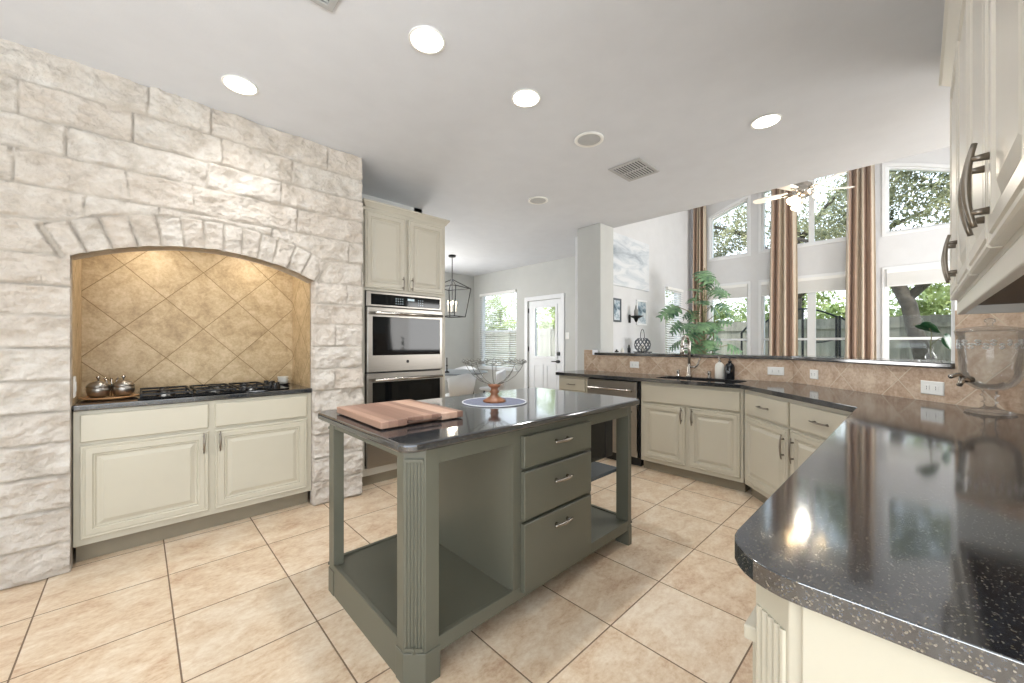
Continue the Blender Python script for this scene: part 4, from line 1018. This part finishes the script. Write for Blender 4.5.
# ================================================================== LIVING ROOM
def curtain(label, y0, y1, ztop, x=XW - .16):
    t = thing('curtain_panel', label, 'curtain')
    bm = BM(); uvl = bm.loops.layers.uv.verify(); n = 90; cols = []
    for k in range(n + 1):
        u = k / n; col = []
        for z, am, sq in ((.02, .045, 1.0), (1.2, .05, 1.0), (2.5, .055, .96), (3.6, .05, .9), (ztop, .04, .86)):
            yy = (y0 + y1) / 2 + (y1 - y0) * (u - .5) * sq
            col.append(bm.verts.new((x + am * math.sin(u * PI * 2 * 4 + .3 * z) + .01 * math.sin(u * 41), yy, z)))
        cols.append(col)
    for i in range(n):
        for j in range(4):
            f = bm.faces.new((cols[i][j], cols[i + 1][j], cols[i + 1][j + 1], cols[i][j + 1]))
            for lp, uv in zip(f.loops, ((i / n, j), ((i + 1) / n, j), ((i + 1) / n, j + 1), (i / n, j + 1))): lp[uvl].uv = uv
    f_ = obj('fabric', bm, 'curtain', t, smooth=True); s = f_.modifiers.new('thick', 'SOLIDIFY'); s.thickness = .004
    bm = BM(); tube(bm, [(x, y0 - .08, ztop + .02), (x, y1 + .08, ztop + .02)], .014, 10)
    for yy in (y0 - .09, y1 + .09): bmesh.ops.create_icosphere(bm, subdivisions=2, radius=.03, matrix=Matrix.Translation((x, yy, ztop + .02)))
    obj('rod', bm, 'darkmetal', t, smooth=True)
    bm = BM(); tube(bm, [(x, (y0 + y1) / 2, ztop + .02), (XW - .001, (y0 + y1) / 2, ztop + .02)], .008, 8); obj('rod_bracket', bm, 'darkmetal', t)
curtain('brown striped curtain panel behind the tall plant', 3.03, 3.31, 4.42)
curtain('brown and cream striped curtain panel below the ceiling fan', 1.49, 1.93, 4.42)
curtain('brown and cream striped curtain panel right of the middle window', .47, .85, 4.42)
def framed(name, label, cat, x0, x1, z0, z1, art, fr_, fw=.03, dep=.03):
    t = thing(name, label, cat, (x0, 3.399, z0)); w, h = x1 - x0, z1 - z0
    if fr_: bm = BM(); prism(bm, rect(0, w, 0, h), -dep, 0, holes=[rect(fw, w - fw, fw, h - fw)], f=PY); obj('frame', bm, fr_, t, bevel=.003)
    i = fw - .001 if fr_ else 0
    bm = BM(); uvl = bm.loops.layers.uv.verify(); quad_box(bm, i, w - i, -dep * (.6 if fr_ else 1), -.001, i, h - i)
    for f in bm.faces:
        for lp in f.loops: lp[uvl].uv = (lp.vert.co.x / w, lp.vert.co.z / h)
    obj('canvas', bm, art, t)
framed('painting', 'large pale grey landscape canvas on the living room wall', 'painting', 5.30, 6.65, 2.19, 3.03, 'art1', None)
framed('framed_picture', 'small grey-framed blue picture partly hidden by the column', 'picture', 5.46, 5.71, 1.60, 1.98, 'art2', 'wallblue')
framed('framed_picture', 'small white-framed blue picture right of the wall sconce', 'picture', 6.22, 6.58, 1.57, 2.01, 'art2', 'white')
sc_ = thing('wall_sconce', 'small dark bracket sconce with a candle between two pictures', 'sconce', (6.01, 3.399, 1.60))
obj('bracket', lathe(BM(), [(0, 0), (.02, .02), (.04, .07), (.10, .10), (.12, .11), (0, .11)], 20, (0, -.125, 0)), 'darkmetal', sc_, smooth=True)
obj('back_plate', bx(-.03, .03, -.012, -.001, .0, .14), 'darkmetal', sc_, bevel=.003)
obj('candle', lathe(BM(), [(0, .111), (.035, .111), (.035, .2), (.02, .23), (.012, .28), (0, .30)], 16, (0, -.125, 0)), mat('grey_candle', '9b9b98', .6), sc_, smooth=True)
cn = thing('console_table', 'tall narrow console against the living room picture wall', 'table', (5.80, 3.23, 0))
obj('tabletop', bx(-.72, .62, -.16, .16, 1.075, 1.10), 'white', cn, bevel=.004)
for sx in (-.68, .58):
    for sy in (-.13, .13): obj('leg', bx(sx - .02, sx + .02, sy - .02, sy + .02, 0, 1.075), 'white', cn)
obj('lower_shelf', bx(-.70, .60, -.15, .15, .25, .27), 'white', cn)
lt_ = thing('wire_lantern', 'oval grey wire lantern with loop handle on the console', 'lantern', (5.99, 3.15, 1.101))
bm = BM()
for k in range(12):
    a = 2 * PI * k / 12; tube(bm, [(r * math.cos(a + s * z * 6), r * math.sin(a + s * z * 6), z) for s in (1,) for r, z in ((.07, .02), (.115, .07), (.13, .13), (.115, .19), (.07, .235))], .006, 5)
    tube(bm, [(r * math.cos(a - z * 6), r * math.sin(a - z * 6), z) for r, z in ((.07, .02), (.115, .07), (.13, .13), (.115, .19), (.07, .235))], .006, 5)
obj('cage', bm, 'wallblue', lt_)
obj('base', lathe(BM(), [(0, 0), (.15, 0), (.15, .016), (0, .018)], 28), 'black', lt_)
obj('handle', tube(BM(), [(.07 * math.cos(t), 0, .235 + .15 * math.sin(t)) for t in [PI * k / 12 for k in range(13)]], .005, 6), 'darkmetal', lt_)
obj('candle', tube(BM(), [(0, 0, .018), (0, 0, .13)], .035, 14), 'ceramic', lt_)
for x, h_, r_, m_, lb in ((5.20, .06, .03, 'black', 'small black jar at the left end of the console'), (5.36, .09, .028, 'ceramic', 'small white bottle on the console beside the black jar'), (5.56, .13, .026, 'soapblack', 'taller dark bottle on the console left of the wire lantern')):
    tag(obj('console_bottle', lathe(BM(), [(0, 0), (r_, 0), (r_, h_ * .55), (r_ * .4, h_ * .7), (r_ * .4, h_), (0, h_)], 20), m_, smooth=True, loc=(x, 3.15, 1.101)), lb, 'bottle')
# tall artificial split-leaf plant
pl = thing('split_leaf_plant', 'tall artificial split-leaf plant in a woven basket by the window', 'plant', (6.80, 2.46, 0))
obj('basket', lathe(BM(), [(0, 0), (.16, 0), (.21, .15), (.20, .32), (.18, .33), (.17, .28), (0, .27)], 32), 'pot', pl, smooth=True)
rp = random.Random(21); st = BM(); lv = BM()
def split_leaf(bm, base, d, up, L):
    d = d.normalized(); s = d.cross(up).normalized(); nn = s.cross(d).normalized(); n = 5
    mid = [base + d * L * t + nn * (-.30 * L * t * t) for t in [i / n for i in range(n + 1)]]
    for i in range(n):
        t = (i + .5) / n; w = L * .66 * math.sin(PI * min(1, t * .74 + .24)) ** .6
        for sg in (1, -1):
            a = mid[i]; b = mid[i + 1]; sw = d * L * .22 * (t - .25)
            m0 = a.lerp(b, .0) + (s * sg * w * .55 + sw * .6) - nn * w * .05; m1 = a.lerp(b, .86) + (s * sg * w * .55 + sw * .6) - nn * w * .05
            e0 = a.lerp(b, .28) + s * sg * w * .95 + sw * 1.3 - nn * w * .25; e1 = a.lerp(b, .62) + s * sg * w + sw * 1.5 - nn * w * .28
            bm.faces.new([bm.verts.new(v) for v in (a, b, m1, m0)]); bm.faces.new([bm.verts.new(v) for v in (m0, m1, e1, e0)])
stems = [((-.02, .0), 2.5), ((.06, .04), 2.15), ((-.07, .05), 1.75), ((.02, -.07), 1.5), ((.0, .08), 2.45)]
for (sx, sy), hh in stems:
    tube(st, [(sx * .5, sy * .5, .25), (sx * 1.5 + .02, sy * 1.2, hh * .5), (sx * 1.0, sy * 1.8, hh)], [.018, .014, .008], 8)
clusters = [(2.42, 6, .10), (2.12, 8, .26), (1.80, 7, .30), (1.50, 8, .24), (1.22, 8, .26), (.95, 6, .22)]
for ci, (zc, cnt, rad0) in enumerate(clusters):
    for k in range(cnt):
        (sx, sy), hh = stems[(k + ci) % 5]; z = min(zc + rp.uniform(-.10, .12), hh + .05); a = ci * 1.1 + k * 2 * PI / cnt + rp.uniform(-.3, .3); rad = rad0 * rp.uniform(.5, 1.35)
        b0 = Vector((sx * 1.2, sy * 1.4, z - .14)); b1 = b0 + Vector((math.cos(a) * rad, math.sin(a) * rad, .12 + .10 * rp.random()))
        tube(st, [b0, (b0 + b1) / 2 + Vector((0, 0, .03)), b1], .006, 5)
        split_leaf(lv, b1, Vector((math.cos(a), math.sin(a), rp.uniform(-.9, .1))), Vector((-.5, -.3, .9)), rp.uniform(.17, .30))
obj('stems', st, 'stem', pl, smooth=True)
lo_ = obj('foliage', lv, 'monstera', pl)
# ceiling fan
fn = thing('ceiling_fan', 'white five-blade ceiling fan with lit glass shades in living room', 'ceiling fan', (6.30, 1.06, 0))
obj('downrod', tube(BM(), [(0, 0, 5.29), (0, 0, 3.40)], .014, 10), 'chrome', fn)
obj('canopy', lathe(BM(), [(0, 5.20), (.05, 5.20), (.07, 5.295), (0, 5.296)], 24), 'chrome', fn)
obj('motor', lathe(BM(), [(0, 3.17), (.06, 3.17), (.10, 3.20), (.115, 3.26), (.10, 3.33), (.04, 3.38), (.02, 3.42), (0, 3.42)], 32), 'chrome', fn, smooth=True)
for k in range(5):
    a = -math.radians(43.8) - math.radians(12) + k * 2 * PI / 5; ca, sa_ = math.cos(a), math.sin(a)
    R3 = lambda x, y, z: (ca * x - sa_ * y, sa_ * x + ca * y, z)
    bm = BM(); prism(bm, [(.16, -.045), (.51, -.068), (.56, -.055), (.58, 0), (.56, .055), (.51, .068), (.16, .045)], 0, .008, f=lambda u, v, w: R3(u, v, 3.25 + w + v * .2))
    bl_ = obj('blade', bm, 'blade', fn)
    obj('blade_bracket', tube(BM(), [R3(.09, 0, 3.24), R3(.24, 0, 3.246)], [.018, .012], 8), 'chrome', bl_)
for k in range(3):
    a = -math.radians(43.8) + PI + k * 2 * PI / 3 + .3; ca, sa_ = math.cos(a), math.sin(a)
    bm = BM(); ax = Vector((ca * .8, sa_ * .8, -.6)).normalized(); b0 = Vector((ca * .11, sa_ * .11, 3.17))
    tube(bm, [b0, b0 + ax * .03, b0 + ax * .09, b0 + ax * .13], [.018, .028, .042, .052], 18, caps=False)
    s_ = obj('lamp_shade', bm, 'shade', fn, smooth=True)
    bm = BM(); bmesh.ops.create_icosphere(bm, subdivisions=2, radius=.03, matrix=Matrix.Translation(b0 + ax * .08)); obj('bulb', bm, 'bulb', s_, smooth=True)
lamp('POINT', 'fan_lamp', (6.30, 1.06, 2.95), 14, (1, .9, .75), .04)

# ================================================================== OUTSIDE
tag(obj('lawn', bx(XW + .16, 32, -16, 26, -.25, -.15), 'grass'), 'pale dry lawn outside the living room windows', 'grass', kind='structure')
fo = thing('garden_fence', 'weathered grey wooden privacy fence beyond the windows', 'fence', (12, 0, -.15))
bm = BM(); y = -9.0; rf = random.Random(5)
while y < 20: quad_box(bm, 0, .02, y, y + .1497, 0, 2.0 + rf.uniform(-.008, .008)); y += .15
obj('boards', bm, 'fence', fo)
bm = BM()
for z in (.3, 1.0, 1.75): quad_box(bm, -.04, 0, -9, 20, z, z + .09)
obj('rails', bm, 'fence', fo)
y = -9
while y < 20:
    obj('post', bx(-.13, -.04, y, y + .09, 0, 2.02), 'fence', fo); y += 2.4
def tree(name, label, loc, trunk, blobs, n, size, lm, seed, branches=()):
    t = thing(name, label, 'tree', loc); rt = random.Random(seed)
    bm = BM(); tube(bm, [p[:3] for p in trunk], [p[3] for p in trunk], 12)
    for br in branches: tube(bm, [p[:3] for p in br], [p[3] for p in br], 8)
    obj('trunk', bm, 'bark', t, smooth=True)
    vs = []; fs = []
    for i in range(n):
        b = blobs[rt.randrange(len(blobs))]
        while True:
            q = Vector((rt.uniform(-1, 1), rt.uniform(-1, 1), rt.uniform(-1, 1)))
            if .25 < q.length < 1: break
        c = Vector(b[:3]) + Vector((q.x * b[3], q.y * b[3], q.z * b[3] * .8))
        c += Vector([noise.noise(c * 1.3 + Vector((k * 9, 0, 0))) * .5 for k in range(3)])
        u = Vector((rt.gauss(0, 1), rt.gauss(0, 1), rt.gauss(0, 1))).normalized(); w = u.orthogonal().normalized(); s = size * rt.uniform(.6, 1.3)
        k = len(vs); vs += [c - u * s, c + w * s * .5, c + u * s, c - w * s * .5]; fs.append((k, k + 1, k + 2, k + 3))
    me = bpy.data.meshes.new('foliage'); me.from_pydata([tuple(v) for v in vs], [], fs); me.materials.append(M[lm])
    o = bpy.data.objects.new('foliage', me); COL.objects.link(o); o.parent = t
    return t
tree('oak_tree', 'leaning oak trunk with dense crown outside the right-hand window', (11.0, 0, -.2), [(0, -.30, 0, .22), (0, -.12, .9, .15), (0, .06, 1.7, .12), (0, .14, 2.2, .12), (0, .36, 2.8, .11), (.0, .55, 3.8, .10), (0, .5, 5.0, .06)],
     [(0, -.4, 4.6, 1.2), (.4, .5, 4.9, 1.1), (-.3, -1.2, 4.2, .9), (.2, 1.1, 4.2, .8), (0, 0, 5.6, 1.1), (.3, -.8, 5.4, .9)], 18000, .046, 'oakleaf', 1, [[(0, .35, 2.8, .10), (.1, 1.2, 3.5, .06), (0, 2.2, 4.0, .03)], [(0, .2, 2.3, .09), (.1, -.5, 3.1, .06), (0, -1.4, 3.9, .03)]])
tree('oak_tree', 'spreading oak with bare limbs outside the middle tall window', (12.9, 2.3, -.2), [(0, 0, 0, .25), (0, .1, 2, .2), (.1, 0, 4, .14), (0, .2, 6, .06)],
     [(0, -.6, 5.6, 1.1), (.3, .9, 5.2, 1.0), (-.2, -1.5, 5.0, .8), (0, .4, 6.6, 1.2), (.2, -.8, 6.9, 1.2), (.1, 0, 4.4, .7), (0, 1.9, 4.6, .7)], 9500, .048, 'oakleaf', 2, [[(.0, .1, 2.6, .10), (-.3, -1.2, 3.9, .07), (-.3, -2.4, 4.4, .03)], [(.1, 0, 3.4, .09), (-.2, 1.2, 4.6, .06), (-.2, 2.4, 5.2, .03)], [(.1, 0, 4.2, .08), (-.2, -1.0, 5.4, .05), (0, -1.8, 6.1, .03)]])
tree('oak_tree', 'oak with forked trunk outside the left arched window', (12.6, 5.0, -.2), [(0, 0, 0, .25), (.0, -.1, 2, .2), (0, -.2, 4, .17), (0, -.7, 6.4, .08)],
     [(0, -.6, 5.4, 1.0), (.3, .7, 5.2, 1.1), (-.2, -1.3, 4.6, .7), (0, .2, 6.6, 1.1), (0, .9, 4.2, .8)], 6500, .05, 'oakleaf', 3, [[(0, -.2, 3.8, .12), (0, .6, 5.2, .08), (0, 1.2, 6.2, .04)]])
for i, (x, y, lb) in enumerate(((14.2, -.8, 'light green bushy tree over the fence at the far right'), (15.5, 2.6, 'light green bushy tree over the fence behind the iron trellis'), (14.6, 5.6, 'light green bushy tree over the fence behind the tall plant'), (14.4, 12.0, 'light green bushy tree seen through the back door glass'), (14.6, 16.2, 'light green bushy tree seen through the breakfast room blind'))):
    tree('bushy_tree', lb, (x, y, -.2), [(0, 0, 0, .15), (0, .1, 2, .1), (0, 0, 3, .05)], [(0, 0, 2.4, 1.1), (0, -1.0, 2.2, 1.0), (0, 1.0, 2.3, 1.0), (.1, .1, 3.6, 1.0)], 5200, .075, 'limeleaf', 30 + i)
bm = BM()
def arc(y0, y1, z, s, x=0): return [(x, y0 + (y1 - y0) * k / 10, z + s * math.sin(PI * k / 10)) for k in range(11)]
for y, zt in ((0, 1.65), (.55, 1.95), (.60, 1.95), (1.15, 2.12), (1.70, 1.95), (1.75, 1.95), (2.3, 1.65)): tube(bm, [(0, y, 0), (0, y, zt)], .022, 8)
tube(bm, arc(.58, 1.72, 1.93, .20), .02, 6)
tube(bm, [(0, 0, 1.65), (0, .2, 1.88), (0, .4, 1.82), (0, .57, 1.95)], .02, 6); tube(bm, [(0, 2.3, 1.65), (0, 2.1, 1.88), (0, 1.9, 1.82), (0, 1.73, 1.95)], .02, 6)
for z in (.7, 1.15, 1.5):
    for a, b in ((0, .55), (.60, 1.15), (1.15, 1.70), (1.75, 2.3)): tube(bm, arc(a, b, z, -.07), .016, 6)
tag(obj('iron_trellis', bm, 'iron', loc=(10.1, .55, -.15)), 'black wrought iron garden trellis outside the middle window', 'trellis')
tag(obj('stone_planter', lathe(BM(), [(0, 0), (.18, 0), (.2, .5), (.3, .62), (.42, .68), (.42, .76), (.36, .76), (.3, .70), (0, .66)], 28), 'ceramic', smooth=True, loc=(10.7, 1.1, -.15)), 'white bird bath standing on the lawn behind the iron trellis', 'bird bath')
